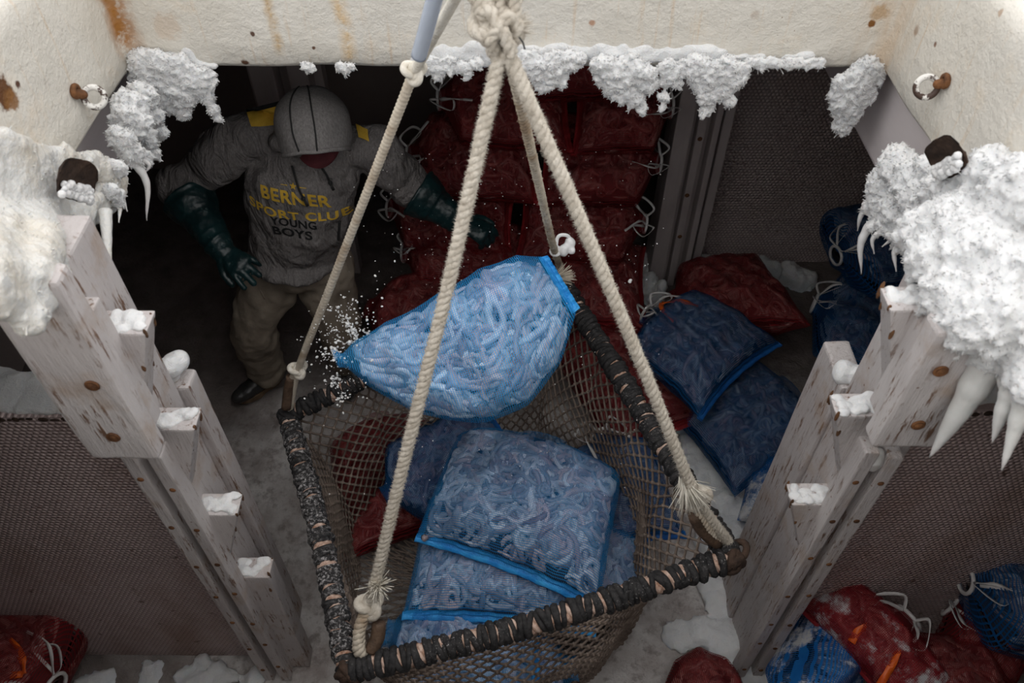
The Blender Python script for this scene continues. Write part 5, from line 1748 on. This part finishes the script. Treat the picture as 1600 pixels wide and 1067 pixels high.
# gloves: gauntlet, palm, four fingers and a thumb
def glove(elb, wr, hdir, palm_n, curls, thumb_side, seed, spread=.10):
    hdir = V3(hdir).normalized(); pn = V3(palm_n); pn = (pn - hdir * pn.dot(hdir)).normalized()
    sd = hdir.cross(pn) * thumb_side                     # towards the thumb
    m = MB()
    fa = (wr - elb)
    top = elb + fa * .40
    m.capsule(top, elb + fa * .66, .078, .064, 20, 8); m.capsule(elb + fa * .66, wr, .066, .047, 18, 8)
    m.tube([top - fa.normalized() * .05, top - fa.normalized() * .02, top + fa.normalized() * .03], [.102, .096, .078], 24); m.torus(top - fa.normalized() * .05, fa, .098, .008, 26, 8)
    for t in (.5, .62, .76, .88): m.torus(elb + fa * t, fa.normalized() + V3((.2, .1, -.1)), .058 - .018 * (t - .5), .009, 20, 8)
    kn = wr + hdir * .095
    for i in range(7):
        t = i / 6
        c = wr.lerp(kn, t)
        Mx = Matrix((sd, pn, hdir)).transposed()
        m.sphere(c, (.040 + .010 * t, .027 - .005 * t, .028), 16, 10, rot=Mx)
    R0 = [.0140, .0145, .0142, .0125]
    LN = [.075, .083, .078, .062]
    for k in range(4):
        o = (1.5 - k) * .0255
        base = kn + sd * o - hdir * (.012 + .004 * abs(1.3 - k))
        d = (hdir + sd * (1.5 - k) * spread).normalized()
        bend = curls[k]
        segs = [.44, .31, .25]
        p = base; ang = bend * .55
        for s_, fr in enumerate(segs):
            dd = (d * math.cos(ang) + pn * math.sin(ang)).normalized()
            q = p + dd * LN[k] * fr * 1.18
            m.capsule(p, q, R0[k] * (1 - .07 * s_), R0[k] * (1 - .07 * (s_ + 1)), 12, 4)
            p = q; ang += bend * (.75 if s_ == 0 else .5)
    tb = wr + hdir * .028 + sd * .034
    td = (hdir * .62 + sd * .62 + pn * .42).normalized()
    a = tb + td * .048; td2 = (hdir * .86 + sd * .15 + pn * .45).normalized()
    m.capsule(tb, a, .021, .0165, 12, 4); m.capsule(a, a + td2 * .046, .0165, .0135, 12, 4)
    g = rough(vox(m, .0048, 3), [(26, .004), (70, .0014)])
    return g.build('glove', M['green_rubber'], root)
HR = at_y(398, 432, 2.13) - WRR
glove(ELR, WRR, HR, (.15, .35, -.95), (.35, .45, .5, .6), -1, 1, .13)
HL = at_y(765, 366, 2.47) - WRL
glove(ELL, WRL, HL, (.05, .3, -.95), (.75, .95, 1.0, 1.05), 1, 2, .05)

# rubber boots
for an, toe, s in ((ANR, V3((-1.335, 2.385, 0)), 1), (ANL, V3((-.80, 2.40, 0)), 2)):
    f = (V3((toe.x, toe.y, 0)) - V3((an.x, an.y, 0))); f.normalize()
    heel = V3((an.x, an.y, 0)) - f * .065
    m = MB()
    m.capsule(an + V3((0, 0, .14)), an + V3((0, 0, -.03)), .062, .056, 18, 6)
    L = (V3((toe.x, toe.y, 0)) - heel).length
    sd_ = V3((-f.y, f.x, 0))
    Mx = Matrix((sd_, f, V3((0, 0, 1)))).transposed()
    for t, w, h in ((.10, .044, .052), (.25, .045, .062), (.42, .043, .060), (.60, .049, .046), (.76, .051, .040), (.90, .042, .034)):
        m.sphere(heel + f * L * t + V3((0, 0, .024 + h * .55)), (w, .055, h), 16, 10, rot=Mx)
    bt = rough(vox(m, .007, 4), [(12, .005)]).build('boot', M['black_rubber'], root)
    V = []; n = 28
    for k in range(n):
        a = 2 * PI * k / n
        y = .5 + .5 * math.cos(a)
        w = .052 * (1 if y > .5 else .9) * (1 - .22 * math.exp(-((y - .42) / .12) ** 2))
        V.append(heel + f * L * (y * 1.0) + sd_ * math.sin(a) * w)
    W2 = [p + V3((0, 0, .030)) for p in V]; W1 = [p + V3((0, 0, .004)) for p in V]
    MB().add(W1 + W2, [tuple(range(n - 1, -1, -1)), tuple(range(n, 2 * n))] + [(k, (k + 1) % n, n + (k + 1) % n, n + k) for k in range(n)]).build('sole', M['boot_sole'], bt, smooth=False)
